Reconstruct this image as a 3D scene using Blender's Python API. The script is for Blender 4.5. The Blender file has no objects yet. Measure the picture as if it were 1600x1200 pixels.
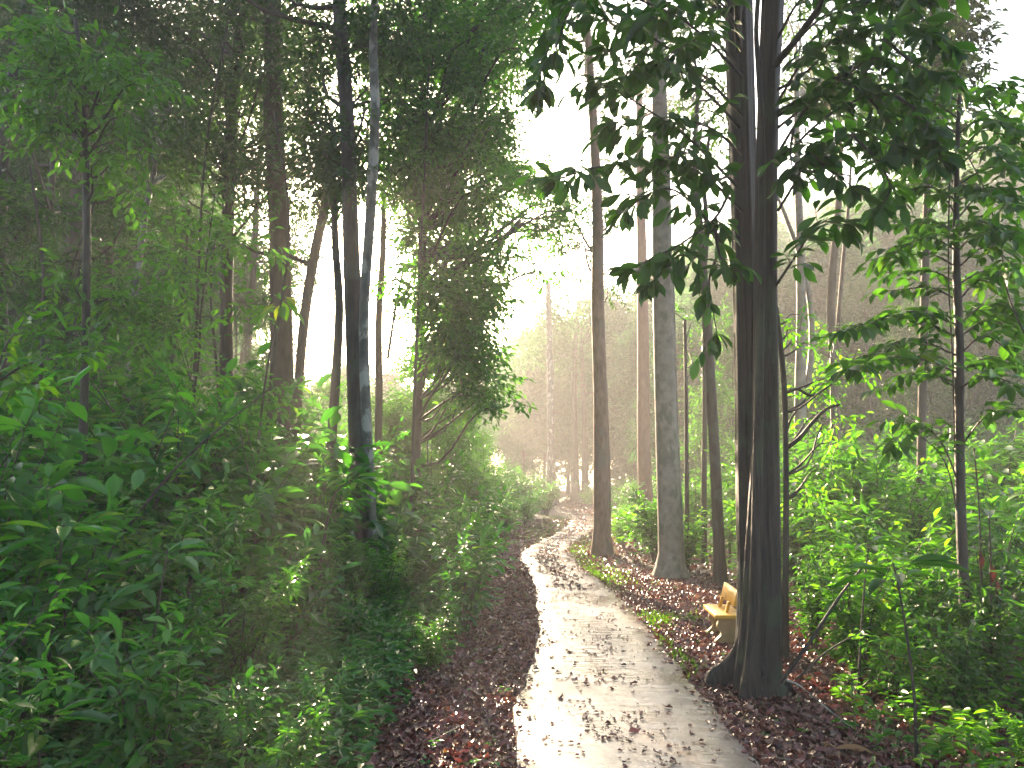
import bpy, math, random
import numpy as np
from mathutils import Vector

RS = np.random.RandomState
C = bpy.context.scene.collection
PI = math.pi
# ------------------------------------------------------------------ camera
CAMH, FPX = 1.75, 1200.0
TH = math.radians(6.89)
CT, ST = math.cos(TH), math.sin(TH)

def ray(px, py):
    u, v = (px - 800) / FPX, (600 - py) / FPX
    return np.array([u, CT - v * ST, ST + v * CT])

def P(px, py, Y):
    d = ray(px, py)
    return np.array([0, 0, CAMH]) + d * (Y / d[1])

def G(px, py):
    d = ray(px, py)
    return np.array([0, 0, CAMH]) + d * (-CAMH / d[2])

cam = bpy.data.cameras.new('camera')
co = bpy.data.objects.new('camera', cam)
C.objects.link(co)
co.location = (0, 0, CAMH)
co.rotation_euler = (PI / 2 + TH, 0, 0)
cam.sensor_width, cam.lens = 36, 27
cam.clip_start, cam.clip_end = 0.05, 3000
bpy.context.scene.camera = co

# ------------------------------------------------------------------ mesh helpers
class MB:
    def __init__(s):
        s.v, s.t, s.q, s.a, s.n = [], [], [], [], 0
    def add(s, v, tris=None, quads=None, a=None):
        v = np.asarray(v, float).reshape(-1, 3)
        if tris is not None and len(tris): s.t.append(np.asarray(tris, int) + s.n)
        if quads is not None and len(quads): s.q.append(np.asarray(quads, int) + s.n)
        s.v.append(v)
        s.a.append(np.full(len(v), 0.5) if a is None else np.asarray(a, float))
        s.n += len(v)
    def mesh(s, name, mat, smooth=False):
        m = bpy.data.meshes.new(name)
        V = np.concatenate(s.v)
        T = np.concatenate(s.t) if s.t else np.zeros((0, 3), int)
        Q = np.concatenate(s.q) if s.q else np.zeros((0, 4), int)
        m.vertices.add(len(V)); m.vertices.foreach_set('co', V.astype(np.float32).ravel())
        loops = np.concatenate([T.ravel(), Q.ravel()]).astype(np.int32)
        m.loops.add(len(loops)); m.loops.foreach_set('vertex_index', loops)
        tot = np.concatenate([np.full(len(T), 3), np.full(len(Q), 4)]).astype(np.int32)
        st = np.concatenate([[0], np.cumsum(tot)[:-1]]).astype(np.int32)
        m.polygons.add(len(tot))
        m.polygons.foreach_set('loop_start', st); m.polygons.foreach_set('loop_total', tot)
        if smooth: m.polygons.foreach_set('use_smooth', np.ones(len(tot), bool))
        m.update(calc_edges=True)
        at = m.attributes.new('tint', 'FLOAT', 'POINT')
        at.data.foreach_set('value', np.concatenate(s.a).astype(np.float32))
        m.materials.append(mat)
        return m
    def build(s, name, mat, parent=None, smooth=False):
        o = bpy.data.objects.new(name, s.mesh(name, mat, smooth))
        C.objects.link(o)
        if parent is not None: o.parent = parent
        return o

def tag(o, label=None, cat=None, group=None, kind=None):
    if label: o['label'] = label
    if cat: o['category'] = cat
    if group: o['group'] = group
    if kind: o['kind'] = kind
    return o

def thing(name, label, cat, loc=(0, 0, 0), group=None):
    o = bpy.data.objects.new(name, None); C.objects.link(o)
    o.location = loc; o.empty_display_size = .2
    return tag(o, label, cat, group)

def copy_tree(root, loc, rz, sc, label, group):
    r = root.copy(); C.objects.link(r)
    r.location = loc; r.rotation_euler = (0, 0, rz); r.scale = (sc, sc, sc) if np.isscalar(sc) else sc
    r['label'] = label; r['group'] = group
    for ch in root.children:
        c = ch.copy(); C.objects.link(c); c.parent = r
    return r

def nrm(a):
    return a / np.maximum(np.linalg.norm(a, axis=-1, keepdims=True), 1e-9)

def smoothpts(pts, n):
    """Catmull-Rom through rows (any dimension)."""
    p = np.asarray(pts, float)
    p = np.vstack([2 * p[0] - p[1], p, 2 * p[-1] - p[-2]])
    k = len(p) - 3
    out = []
    for t in np.linspace(0, k - 1e-6, n):
        i = int(t); f = t - i
        a, b, c, d = p[i], p[i + 1], p[i + 2], p[i + 3]
        out.append(.5 * ((2 * b) + (-a + c) * f + (2 * a - 5 * b + 4 * c - d) * f * f + (-a + 3 * b - 3 * c + d) * f ** 3))
    return np.array(out)

def tube(mb, pts, rad, sides=8, flute=None, tint=.5, cap=True):
    pts = np.asarray(pts, float); n = len(pts)
    rad = np.broadcast_to(np.asarray(rad, float), (n,))
    tan = nrm(np.gradient(pts, axis=0))
    ref = np.array([1., 0, 0]) if abs(tan[0][0]) < .9 else np.array([0, 1., 0])
    x = nrm(ref - (tan @ ref)[:, None] * tan)
    y = np.cross(tan, x)
    th = np.arange(sides) / sides * 2 * PI
    R = rad[:, None] * np.ones((n, sides))
    if flute is not None: R = R * flute(th[None, :], np.linspace(0, 1, n)[:, None])
    V = pts[:, None] + R[..., None] * (np.cos(th)[None, :, None] * x[:, None] + np.sin(th)[None, :, None] * y[:, None])
    i = np.arange(n - 1)[:, None] * sides; j = np.arange(sides)[None]
    j2 = (j + 1) % sides
    q = np.stack([i + j, i + j2, i + sides + j2, i + sides + j], -1).reshape(-1, 4)
    V = V.reshape(-1, 3)
    t = []
    if cap:
        V = np.vstack([V, pts[-1] + tan[-1] * rad[-1] * .5])
        t = [[(n - 1) * sides + k, (n - 1) * sides + (k + 1) % sides, n * sides] for k in range(sides)]
    mb.add(V, t, q, np.full(len(V), tint))

def twigs(mb, A, B, r):
    """many straight three-sided twigs at once"""
    A, B = np.asarray(A), np.asarray(B); n = len(A)
    if n == 0: return
    d = nrm(B - A)
    ref = np.where(np.abs(d[:, 2:3]) < .9, np.array([[0, 0, 1.]]), np.array([[1., 0, 0]]))
    x = nrm(np.cross(d, ref)); y = np.cross(d, x)
    r = np.broadcast_to(np.asarray(r, float), (n,))[:, None]
    V = []
    for e, k in ((A, 1), (B, .45)):
        for a in (0, 2.094, 4.189):
            V.append(e + (x * math.cos(a) + y * math.sin(a)) * r * k)
    V = np.stack(V, 1).reshape(-1, 3)
    b = (np.arange(n) * 6)[:, None, None]
    f = np.array([[0, 1, 4, 3], [1, 2, 5, 4], [2, 0, 3, 5]])[None] + b
    mb.add(V, None, f.reshape(-1, 4))

# leaf templates: x across, y along, z up
def _leafA(ws=(0, .72, 1, .74, 0), droop=.16, fold=.22):
    ts = np.linspace(0, 1, 5)
    v = [(0, t, -droop * t * t) for t in ts]
    for s in (-1, 1):
        v += [(s * w * .5, t, -droop * t * t + fold * w * .5) for t, w in zip(ts[1:4], ws[1:4])]
    t = []
    for o, fl in ((5, 0), (8, 1)):
        f = [[0, 1, o], [1, 2, o + 1], [1, o + 1, o], [2, 3, o + 2], [2, o + 2, o + 1], [3, 4, o + 2]]
        t += [g[::-1] if fl else g for g in f]
    return np.array(v, float), np.array(t)
LEAF_A = _leafA()
LEAF_L = _leafA((0, .6, 1, .95, 0), .22, .16)          # broad towards the tip
LEAF_B = (np.array([(0, 0, 0), (-.5, .45, .12), (.5, .45, .12), (0, 1, -.1)], float), np.array([[0, 3, 1], [0, 2, 3]]))
LEAF_C = (np.array([(0, 0, 0), (-.42, .35, .1), (-.36, .72, .04), (0, 1, -.12), (.36, .72, .04), (.42, .35, .1)], float),
          np.array([[0, 3, 2], [0, 2, 1], [0, 5, 4], [0, 4, 3]]))
LEAF_D = (np.array([(0, 0, 0), (-.5, .3, .22), (-.3, .8, .1), (.05, 1, .3), (.38, .7, .02), (.5, .35, .26), (0, .5, -.02)], float),
          np.array([[0, 6, 1], [1, 6, 2], [2, 6, 3], [3, 6, 4], [4, 6, 5], [5, 6, 0]]))   # dead curled leaf

def leaves(mb, tmpl, pos, dr, nh, L, W, tint):
    tv, tf = tmpl; n = len(pos)
    if n == 0: return
    y = nrm(dr); z = nrm(nh - (nh * y).sum(-1, keepdims=True) * y); x = np.cross(y, z)
    L = np.broadcast_to(L, (n,)); W = np.broadcast_to(W, (n,))
    V = (pos[:, None] + x[:, None] * (tv[None, :, 0:1] * W[:, None, None]) + y[:, None] * (tv[None, :, 1:2] * L[:, None, None])
         + z[:, None] * (tv[None, :, 2:3] * L[:, None, None]))
    F = tf[None] + (np.arange(n) * len(tv))[:, None, None]
    mb.add(V.reshape(-1, 3), F.reshape(-1, 3), None, np.repeat(tint, len(tv)))

UP = np.array([0, 0, 1.])

def sprays(mb, wood, rng, O, D, L, k, leaf, aspect=.42, tmpl=LEAF_B, droop=.25, spread=1.0, tw=.004, lv=.3, tip=True, flat=.45):
    """O origins, D directions, L lengths: k leaves alternate along each spray"""
    n = len(O)
    if n == 0: return
    D = nrm(D); L = np.broadcast_to(np.asarray(L, float), (n,))
    S = nrm(np.cross(D, UP) + rng.normal(0, .25, (n, 3)))
    if wood is not None: twigs(wood, O, O + D * L[:, None] * .97, tw)
    f = (np.arange(k) + .6) / k
    side = np.where(np.arange(k) % 2 == 0, 1., -1.)
    pos = O[:, None] + D[:, None] * (L[:, None] * f[None])[..., None]
    d = D[:, None] * .55 + S[:, None] * (side[None, :, None] * spread) + rng.normal(0, .28, (n, k, 3))
    if tip: d[:, -1] = D + rng.normal(0, .15, (n, 3))
    d = nrm(d); d[..., 2] -= droop + rng.uniform(-.1, .25, (n, k))
    nh = UP + rng.normal(0, flat, (n, k, 3))
    base = rng.uniform(0, 1, (n, 1)) * .5
    tint = np.clip(base + rng.uniform(0, .5, (n, k)), 0, 1).ravel()
    ll = leaf * rng.uniform(1 - lv, 1 + lv, n * k)
    leaves(mb, tmpl, pos.reshape(-1, 3), d.reshape(-1, 3), nh.reshape(-1, 3), ll, ll * aspect * rng.uniform(.85, 1.15, n * k), tint)

def ball(rng, n):
    return nrm(rng.normal(0, 1, (n, 3))) * (rng.uniform(0, 1, (n, 1)) ** .42)

def clump_foliage(mb, wood, rng, centres, radii, dens, leaf, k=7, flat=.62, tmpl=LEAF_B, droop=.3, slen=3.2, aspect=.42):
    O, D = [], []
    for c, r in zip(centres, radii):
        n = max(4, int(dens * r * r * rng.uniform(.75, 1.25)))
        b = ball(rng, n) * np.array([1, 1, flat])
        o = c + b * r
        O.append(o); D.append(b + rng.normal(0, .45, (n, 3)) + np.array([0, 0, -.12]))
    O, D = np.concatenate(O), np.concatenate(D)
    sprays(mb, wood, rng, O, D, leaf * slen * rng.uniform(.7, 1.3, len(O)), k, leaf, aspect, tmpl, droop)

def limbs(wood, rng, trunk, centres, r0, sides=5):
    """trunk: (n,3) polyline; a limb from the trunk to every clump centre"""
    for c in centres:
        hd = np.hypot(trunk[:, 0] - c[0], trunk[:, 1] - c[1])
        want = c[2] - .55 * hd
        i = int(np.argmin(np.abs(trunk[:, 2] - want)))
        a = trunk[i]
        d = np.linalg.norm(c - a)
        if d < .15: continue
        m1 = a + (c - a) * .35 + np.array([0, 0, -.02 * d]) + rng.normal(0, .05 * d, 3)
        m2 = a + (c - a) * .7 + np.array([0, 0, .08 * d]) + rng.normal(0, .05 * d, 3)
        pts = smoothpts([a, m1, m2, c], 8)
        rr = min(r0 * .3, .012 + .011 * d)
        tube(wood, pts, np.linspace(rr, rr * .22, 8), sides)

# ------------------------------------------------------------------ materials
def newmat(name):
    m = bpy.data.materials.new(name); m.use_nodes = True
    nt = m.node_tree; nt.nodes.clear()
    out = nt.nodes.new('ShaderNodeOutputMaterial')
    return m, nt, out

def ramp(nt, stops, fac):
    r = nt.nodes.new('ShaderNodeValToRGB'); e = r.color_ramp.elements
    while len(e) < len(stops): e.new(.5)
    for el, (p, c) in zip(e, stops):
        el.position = p; el.color = (*c, 1)
    nt.links.new(fac, r.inputs[0]); return r.outputs[0]

def noise(nt, scale, detail=4, rough=.55, vec=None, out='Fac'):
    n = nt.nodes.new('ShaderNodeTexNoise')
    n.inputs['Scale'].default_value = scale; n.inputs['Detail'].default_value = detail; n.inputs['Roughness'].default_value = rough
    if vec is not None: nt.links.new(vec, n.inputs['Vector'])
    return n.outputs[out]

def coords(nt, scale=(1, 1, 1), which='Object'):
    tc = nt.nodes.new('ShaderNodeTexCoord'); mp = nt.nodes.new('ShaderNodeMapping')
    mp.inputs['Scale'].default_value = scale
    nt.links.new(tc.outputs[which], mp.inputs[0]); return mp.outputs[0]

def bump(nt, h, s, dist, prev=None):
    b = nt.nodes.new('ShaderNodeBump'); b.inputs['Strength'].default_value = s; b.inputs['Distance'].default_value = dist
    nt.links.new(h, b.inputs['Height'])
    if prev is not None: nt.links.new(prev, b.inputs['Normal'])
    return b.outputs[0]

def mixc(nt, fac, a, b, mode='MIX'):
    m = nt.nodes.new('ShaderNodeMix'); m.data_type = 'RGBA'; m.blend_type = mode
    if isinstance(fac, (int, float)): m.inputs[0].default_value = fac
    else: nt.links.new(fac, m.inputs[0])
    for s, v in ((6, a), (7, b)):
        if isinstance(v, tuple): m.inputs[s].default_value = (*v, 1)
        else: nt.links.new(v, m.inputs[s])
    return m.outputs[2]

def leafmat(name, stops, trans, tcol, rough=.38, spec=.5, veins=0):
    m, nt, out = newmat(name)
    at = nt.nodes.new('ShaderNodeAttribute'); at.attribute_name = 'tint'
    oi = nt.nodes.new('ShaderNodeObjectInfo')
    col = ramp(nt, stops, at.outputs['Fac'])
    # whole-plant variation
    hsv = nt.nodes.new('ShaderNodeHueSaturation')
    mr = nt.nodes.new('ShaderNodeMapRange'); mr.inputs[3].default_value = .75; mr.inputs[4].default_value = 1.3
    nt.links.new(oi.outputs['Random'], mr.inputs[0]); nt.links.new(mr.outputs[0], hsv.inputs['Value'])
    nt.links.new(col, hsv.inputs['Color']); col = hsv.outputs[0]
    p = nt.nodes.new('ShaderNodeBsdfPrincipled')
    nt.links.new(col, p.inputs['Base Color'])
    p.inputs['Roughness'].default_value = rough
    p.inputs['Specular IOR Level'].default_value = spec
    if veins:
        nh = noise(nt, 45, 2, .5, coords(nt))
        nt.links.new(bump(nt, nh, .35, .01), p.inputs['Normal'])
    tr = nt.nodes.new('ShaderNodeBsdfTranslucent')
    tc = mixc(nt, 1.0, col, tcol, 'MULTIPLY')
    nt.links.new(tc, tr.inputs[0])
    mx = nt.nodes.new('ShaderNodeMixShader'); mx.inputs[0].default_value = trans
    nt.links.new(p.outputs[0], mx.inputs[1]); nt.links.new(tr.outputs[0], mx.inputs[2])
    nt.links.new(mx.outputs[0], out.inputs[0])
    return m

M = {}
M['leaf_dark'] = leafmat('leaf_dark', [(0, (.018, .07, .018)), (.5, (.036, .135, .026)), (.85, (.07, .20, .028)), (1, (.15, .22, .03))], .42, (2.2, 2.8, .8), .27, .55, 1)
M['leaf_mid'] = leafmat('leaf_mid', [(0, (.022, .062, .014)), (.5, (.038, .105, .02)), (.9, (.06, .145, .022)), (1, (.11, .16, .025))], .48, (2.4, 2.9, .8), .4)
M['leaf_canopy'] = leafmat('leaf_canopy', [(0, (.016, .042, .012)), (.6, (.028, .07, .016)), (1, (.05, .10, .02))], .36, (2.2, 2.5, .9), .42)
M['leaf_fresh'] = leafmat('leaf_fresh', [(0, (.025, .09, .015)), (.5, (.05, .165, .022)), (.88, (.09, .23, .03)), (1, (.17, .24, .03))], .46, (2.2, 2.6, .7), .3, .55)
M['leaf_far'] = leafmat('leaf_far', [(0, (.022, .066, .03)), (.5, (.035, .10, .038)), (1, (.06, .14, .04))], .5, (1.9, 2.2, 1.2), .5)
M['leaf_broad'] = leafmat('leaf_broad', [(0, (.014, .045, .010)), (.7, (.025, .08, .012)), (1, (.05, .12, .014))], .45, (2.4, 3.2, .7), .34, .5, 1)
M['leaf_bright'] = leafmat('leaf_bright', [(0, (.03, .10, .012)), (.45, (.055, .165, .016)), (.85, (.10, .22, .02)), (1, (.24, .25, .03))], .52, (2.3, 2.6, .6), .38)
M['leaf_ground'] = leafmat('leaf_ground', [(0, (.025, .09, .024)), (.6, (.045, .15, .035)), (1, (.08, .19, .035))], .35, (2, 2.4, .8), .4)
M['litter'] = leafmat('litter', [(0, (.04, .013, .013)), (.35, (.10, .028, .028)), (.65, (.17, .052, .048)), (.88, (.19, .09, .07)), (.97, (.26, .16, .11)), (1, (.30, .19, .07))], .12, (2, 1.6, 1.2), .34, .6)
M['grass'] = leafmat('grass', [(0, (.05, .12, .012)), (1, (.10, .20, .02))], .4, (2.2, 2.4, .7), .45)
M['dead_leaf'] = leafmat('dead_leaf', [(0, (.05, .025, .015)), (1, (.22, .13, .06))], .3, (2, 1.6, 1.), .6)

def barkmat(name, dark, light, vs=(9, 9, 1.1), b=.6, patch=None, wet=.55):
    m, nt, out = newmat(name)
    v = coords(nt, vs)
    n1 = noise(nt, 2.2, 8, .65, v)
    c = ramp(nt, [(.3, dark), (.72, light)], n1)
    if patch:
        n2 = noise(nt, 2.6, 5, .6, coords(nt, (1.6, 1.6, .9)))
        c = mixc(nt, ramp(nt, [(.52, (0, 0, 0)), (.60, (1, 1, 1))], n2), c, patch)
    p = nt.nodes.new('ShaderNodeBsdfPrincipled'); nt.links.new(c, p.inputs['Base Color'])
    p.inputs['Roughness'].default_value = wet
    p.inputs['Specular IOR Level'].default_value = .35
    nb = bump(nt, n1, b, .03)
    nb = bump(nt, noise(nt, 30, 4, .6, coords(nt, (1, 1, .5))), .35, .008, nb)
    nt.links.new(nb, p.inputs['Normal']); nt.links.new(p.outputs[0], out.inputs[0])
    return m
M['bark_dark'] = barkmat('bark_dark', (.018, .013, .010), (.065, .050, .038), patch=(.05, .055, .04))
M['bark_black'] = barkmat('bark_black', (.008, .0065, .006), (.05, .041, .034), (16, 16, .7), .9, (.035, .045, .025))
M['bark_grey'] = barkmat('bark_grey', (.15, .135, .11), (.32, .29, .24), (3, 3, 2.6), .3, (.15, .15, .11), .7)
M['bark_red'] = barkmat('bark_red', (.12, .055, .035), (.24, .12, .08), (5, 5, 1.4), .4, None, .7)
M['bark_brown'] = barkmat('bark_brown', (.12, .075, .05), (.28, .19, .14), (5, 5, 1.8), .5, (.17, .14, .11), .7)
M['bark_pale'] = barkmat('bark_pale', (.05, .05, .042), (.17, .165, .14), (4, 4, 2), .4, (.30, .30, .27), .6)
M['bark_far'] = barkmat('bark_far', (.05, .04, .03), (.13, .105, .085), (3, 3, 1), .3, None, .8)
M['twig'] = barkmat('twig', (.025, .02, .014), (.06, .05, .035), (9, 9, 3), .2)

def groundmat():
    m, nt, out = newmat('forest_floor')
    v = coords(nt)
    vo = nt.nodes.new('ShaderNodeTexVoronoi'); vo.inputs['Scale'].default_value = 16
    nt.links.new(v, vo.inputs['Vector'])
    sep = nt.nodes.new('ShaderNodeSeparateColor'); nt.links.new(vo.outputs['Color'], sep.inputs[0])
    c = ramp(nt, [(0, (.018, .010, .009)), (.5, (.05, .022, .019)), (.85, (.10, .048, .038)), (1, (.17, .10, .07))], sep.outputs[0])
    soil = ramp(nt, [(.35, (.045, .03, .022)), (.7, (.13, .095, .07))], noise(nt, 9, 5, .6, v))
    big = ramp(nt, [(.52, (0, 0, 0)), (.64, (1, 1, 1))], noise(nt, .8, 4, .6, v))
    c = mixc(nt, big, c, soil)
    p = nt.nodes.new('ShaderNodeBsdfPrincipled'); nt.links.new(c, p.inputs['Base Color'])
    p.inputs['Roughness'].default_value = .6
    nb = bump(nt, vo.outputs['Distance'], .8, .03)
    nb = bump(nt, noise(nt, 40, 3, .6, v), .5, .01, nb)
    nt.links.new(nb, p.inputs['Normal']); nt.links.new(p.outputs[0], out.inputs[0])
    return m
M['ground'] = groundmat()

def pathmat():
    m, nt, out = newmat('wet_concrete')
    v = coords(nt)
    grain = noise(nt, 38, 6, .7, v)
    c = ramp(nt, [(.3, (.23, .195, .165)), (.7, (.40, .35, .30))], noise(nt, 2.2, 6, .62, coords(nt, (1, .45, 1))))
    st = ramp(nt, [(.47, (0, 0, 0)), (.63, (1, 1, 1))], noise(nt, 1.3, 6, .66, coords(nt, (1.1, .6, 1))))
    c = mixc(nt, st, c, (.15, .095, .045))
    dk = ramp(nt, [(.57, (0, 0, 0)), (.70, (1, 1, 1))], noise(nt, 2.1, 5, .6, coords(nt, (.9, 1.1, 3))))
    c = mixc(nt, dk, c, (.085, .07, .062))
    c = mixc(nt, ramp(nt, [(.35, (.75, .75, .75)), (.6, (1, 1, 1))], grain), (0, 0, 0), c, 'MIX')
    p = nt.nodes.new('ShaderNodeBsdfPrincipled'); nt.links.new(c, p.inputs['Base Color'])
    rr = nt.nodes.new('ShaderNodeMapRange'); rr.inputs[1].default_value = .35; rr.inputs[2].default_value = .65
    rr.inputs[3].default_value = .10; rr.inputs[4].default_value = .40
    nt.links.new(noise(nt, 1.7, 5, .6, coords(nt, (1, .5, 1))), rr.inputs[0]); nt.links.new(rr.outputs[0], p.inputs['Roughness'])
    p.inputs['Specular IOR Level'].default_value = .6
    nb = bump(nt, noise(nt, 7, 5, .6, coords(nt, (.55, 1.6, 1))), .35, .03)
    nb = bump(nt, grain, .3, .006, nb)
    nt.links.new(nb, p.inputs['Normal']); nt.links.new(p.outputs[0], out.inputs[0])
    return m
M['path'] = pathmat()

def woodmat(name, a, b, scale=(2, 14, 14), rough=.5):
    m, nt, out = newmat(name)
    n1 = noise(nt, 2.5, 6, .6, coords(nt, scale))
    c = ramp(nt, [(.35, a), (.7, b)], n1)
    c = mixc(nt, ramp(nt, [(.55, (0, 0, 0)), (.72, (1, 1, 1))], noise(nt, 5, 5, .6, coords(nt))), c, (a[0] * .5, a[1] * .5, a[2] * .45))
    p = nt.nodes.new('ShaderNodeBsdfPrincipled'); nt.links.new(c, p.inputs['Base Color']); p.inputs['Roughness'].default_value = rough
    nt.links.new(bump(nt, n1, .3, .01), p.inputs['Normal']); nt.links.new(p.outputs[0], out.inputs[0])
    return m
M['bench_yellow'] = woodmat('bench_yellow', (.60, .30, .02), (.74, .43, .045))
M['bench_ochre'] = woodmat('bench_ochre', (.30, .20, .08), (.42, .29, .12), (4, 4, 4), .65)

# ------------------------------------------------------------------ path and ground
EDGE = [((802, 1200), (1190, 1200)), ((804, 1110), (1108, 1100)), ((819, 1071), (1080, 1068)), ((837, 1014), (1042, 1020)),
        ((841, 960), (992, 958)), ((834, 912), (950, 917)), ((822, 888), (914, 892)), ((812, 867), (891, 867)),
        ((838, 849), (889, 857)), ((863, 837), (910, 841)), ((878, 828), (925, 830)), ((889, 820), (929, 818)),
        ((895, 808), (924, 806)), ((889, 803.5), (905, 799.5)), ((872, 799), (888, 794.5)), ((867, 793), (878, 791.5)),
        ((869, 785.5), (876, 786.5)), ((877, 779.5), (884, 781)), ((889, 775.5), (896, 777))]
LE = [np.array([-.1, -3., 0]), np.array([-.07, 1., 0])] + [G(*a) for a, b in EDGE]
RE = [np.array([1.75, -3., 0]), np.array([1.6, 1., 0])] + [G(*b) for a, b in EDGE]
last = (LE[-1] - LE[-2])
for k in (1, 2, 3): LE.append(LE[-1] + last * 1.0 * np.array([1, .8, 0])); RE.append(RE[-1] + last * np.array([1, .8, 0]))
NS = 260
L_, R_ = smoothpts(LE, NS), smoothpts(RE, NS)
rg = RS(3)
wob = np.interp(np.arange(NS), np.arange(0, NS, 2), rg.normal(0, .012, NS // 2))
L_[:, 0] += wob; R_[:, 0] += np.roll(wob, 7)
_mid = (L_ + R_) / 2
_o = np.argsort(_mid[:, 1])
def pc(y): return np.interp(y, _mid[_o, 1], _mid[_o, 0])
def plx(y):
    o = np.argsort(L_[:, 1]); return np.interp(y, L_[o, 1], L_[o, 0])
def prx(y):
    o = np.argsort(R_[:, 1]); return np.interp(y, R_[o, 1], R_[o, 0])
def gz(x, y):
    x, y = np.asarray(x, float), np.asarray(y, float)
    d = np.clip((np.abs(x - pc(y)) - .9) / 2.5, 0, 1)
    z = .07 * np.sin(.8 * x + 1.3) * np.sin(.55 * y) + .04 * np.sin(1.9 * x + .7 * y) + .02 * np.sin(4.1 * x) * np.cos(3.3 * y)
    far = np.clip((np.hypot(x, y) - 25) / 60, 0, 1)
    return d * (z + .05) * (1 + 2 * far) - .035
xs = np.unique(np.concatenate([np.linspace(-190, -14, 40), np.linspace(-14, 14, 190), np.linspace(14, 190, 40)]))
ys = np.unique(np.concatenate([np.linspace(-40, -4, 14), np.linspace(-4, 32, 240), np.linspace(32, 270, 120)]))
X, Y = np.meshgrid(xs, ys)
Z = gz(X, Y)
mb = MB()
nx = len(xs); i = np.arange(len(ys) - 1)[:, None] * nx; j = np.arange(nx - 1)[None]
mb.add(np.stack([X, Y, Z], -1), None, np.stack([i + j, i + j + 1, i + nx + j + 1, i + nx + j], -1).reshape(-1, 4))
tag(mb.build('ground', M['ground'], smooth=True), 'brown forest floor under leaf litter and plants', kind='structure')

mb = MB()
top = .02
cols = []
for f in (0, .012, .2, .4, .6, .8, .988, 1):
    p = L_ * (1 - f) + R_ * f
    p = p.copy(); p[:, 2] = top - (.008 if f in (0, 1) else 0)
    cols.append(p)
lo, hi = L_.copy(), R_.copy(); lo[:, 2] = hi[:, 2] = -.12
cols = [lo] + cols + [hi]
V = np.stack(cols, 1); nc = len(cols)
i = np.arange(NS - 1)[:, None] * nc; j = np.arange(nc - 1)[None]
mb.add(V, None, np.stack([i + j, i + j + 1, i + nc + j + 1, i + nc + j], -1).reshape(-1, 4))
tag(mb.build('path', M['path']), 'narrow winding wet concrete footpath through the forest', kind='structure')

# ------------------------------------------------------------------ litter, grass, ground cover
def litter(name, label, regions, seed, cat='leaves'):
    mb = MB(); rng = RS(seed)
    for (x0, x1, y0, y1, n, l0, l1, side) in regions:
        y = rng.uniform(y0, y1, n)
        if side == 'L': x = plx(y) - .02 - rng.uniform(0, 1, n) ** 1.15 * (x1 - x0)
        elif side == 'R': x = prx(y) + .02 + rng.uniform(0, 1, n) ** 1.15 * (x1 - x0)
        else:
            t = np.clip(rng.normal(.52, .16, n), .02, .98)
            u = rng.uniform(0, 1, n) < .25
            t = np.where(u, rng.uniform(.02, .98, n), t)
            x = plx(y) * (1 - t) + prx(y) * t
        z = gz(x, y) + rng.uniform(.004, .04, n) if side != 'P' else np.full(n, top + .004)
        a = rng.uniform(0, 2 * PI, n)
        dr = np.stack([np.cos(a), np.sin(a), rng.normal(0, .22 if side != 'P' else .06, n)], -1)
        nh = UP + rng.normal(0, .38 if side != 'P' else .12, (n, 3))
        L = rng.uniform(l0, l1, n)
        leaves(mb, LEAF_D, np.stack([x, y, z], -1), dr, nh, L, L * rng.uniform(.4, .65, n), rng.uniform(0, 1, n))
    return tag(mb.build(name, M['litter']), label, cat, kind='stuff')
litter('leaf_litter', 'purple brown fallen leaves covering the ground on both sides of the path',
       [(0, 3.0, 2.5, 7, 13000, .035, .09, 'L'), (0, 3.2, 7, 14, 13000, .045, .10, 'L'), (0, 3., 14, 32, 7000, .08, .16, 'L'),
        (0, 3.4, 2.5, 7, 16000, .035, .09, 'R'), (0, 4.2, 7, 14, 17000, .045, .10, 'R'), (0, 3.5, 14, 60, 9000, .09, .18, 'R')], 5)
def path_leaves():
    mb = MB(); rng = RS(6)
    def put(x, y, l0, l1, flatn=.15):
        n = len(x); a = rng.uniform(0, 2 * PI, n)
        dr = np.stack([np.cos(a), np.sin(a), rng.normal(0, .08, n)], -1)
        L = rng.uniform(l0, l1, n)
        leaves(mb, LEAF_D, np.stack([x, y, np.full(n, top + .005)], -1), dr, UP + rng.normal(0, flatn, (n, 3)), L, L * rng.uniform(.35, .7, n), rng.uniform(0, .8, n))
    # clustered bits, denser down the middle
    for k in range(115):
        y = rng.uniform(3.6, 1) if False else 3.6 + 14 * rng.uniform(0, 1) ** 1.2
        t = np.clip(rng.normal(.5, .13), .05, .95)
        n = rng.randint(3, 14)
        s = rng.uniform(.03, .11)
        yy = y + rng.normal(0, s, n); tt = np.clip(t + rng.normal(0, s, n), .02, .98)
        put(plx(yy) * (1 - tt) + prx(yy) * tt, yy, .012, .05)
    n = 420; y = 3.4 + 14 * rng.uniform(0, 1, n) ** 1.1; t = rng.uniform(.02, .98, n)
    put(plx(y) * (1 - t) + prx(y) * t, y, .012, .06)
    for sgn in (0, 1):
        n = 450; y = 3.2 + 20 * rng.uniform(0, 1, n) ** 1.2; t = np.abs(rng.normal(0, .022 + .03 * (np.sin(y * 3.1 + sgn) > .3), n))
        t = 1 - t if sgn else t
        put(plx(y) * (1 - t) + prx(y) * t, y, .02, .065, .35)
    n = 40; y = rng.uniform(3.6, 9, n); t = rng.uniform(.05, .95, n)
    put(plx(y) * (1 - t) + prx(y) * t, y, .06, .09, .25)
    n = 1500; y = rng.uniform(12, 50, n); t = np.clip(rng.normal(.5, .14, n), .02, .98)
    put(plx(y) * (1 - t) + prx(y) * t, y, .05, .12)
    tag(mb.build('fallen_leaves', M['litter']), 'small dark dead leaves scattered down the middle of the wet path', 'leaves', kind='stuff')
path_leaves()
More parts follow.
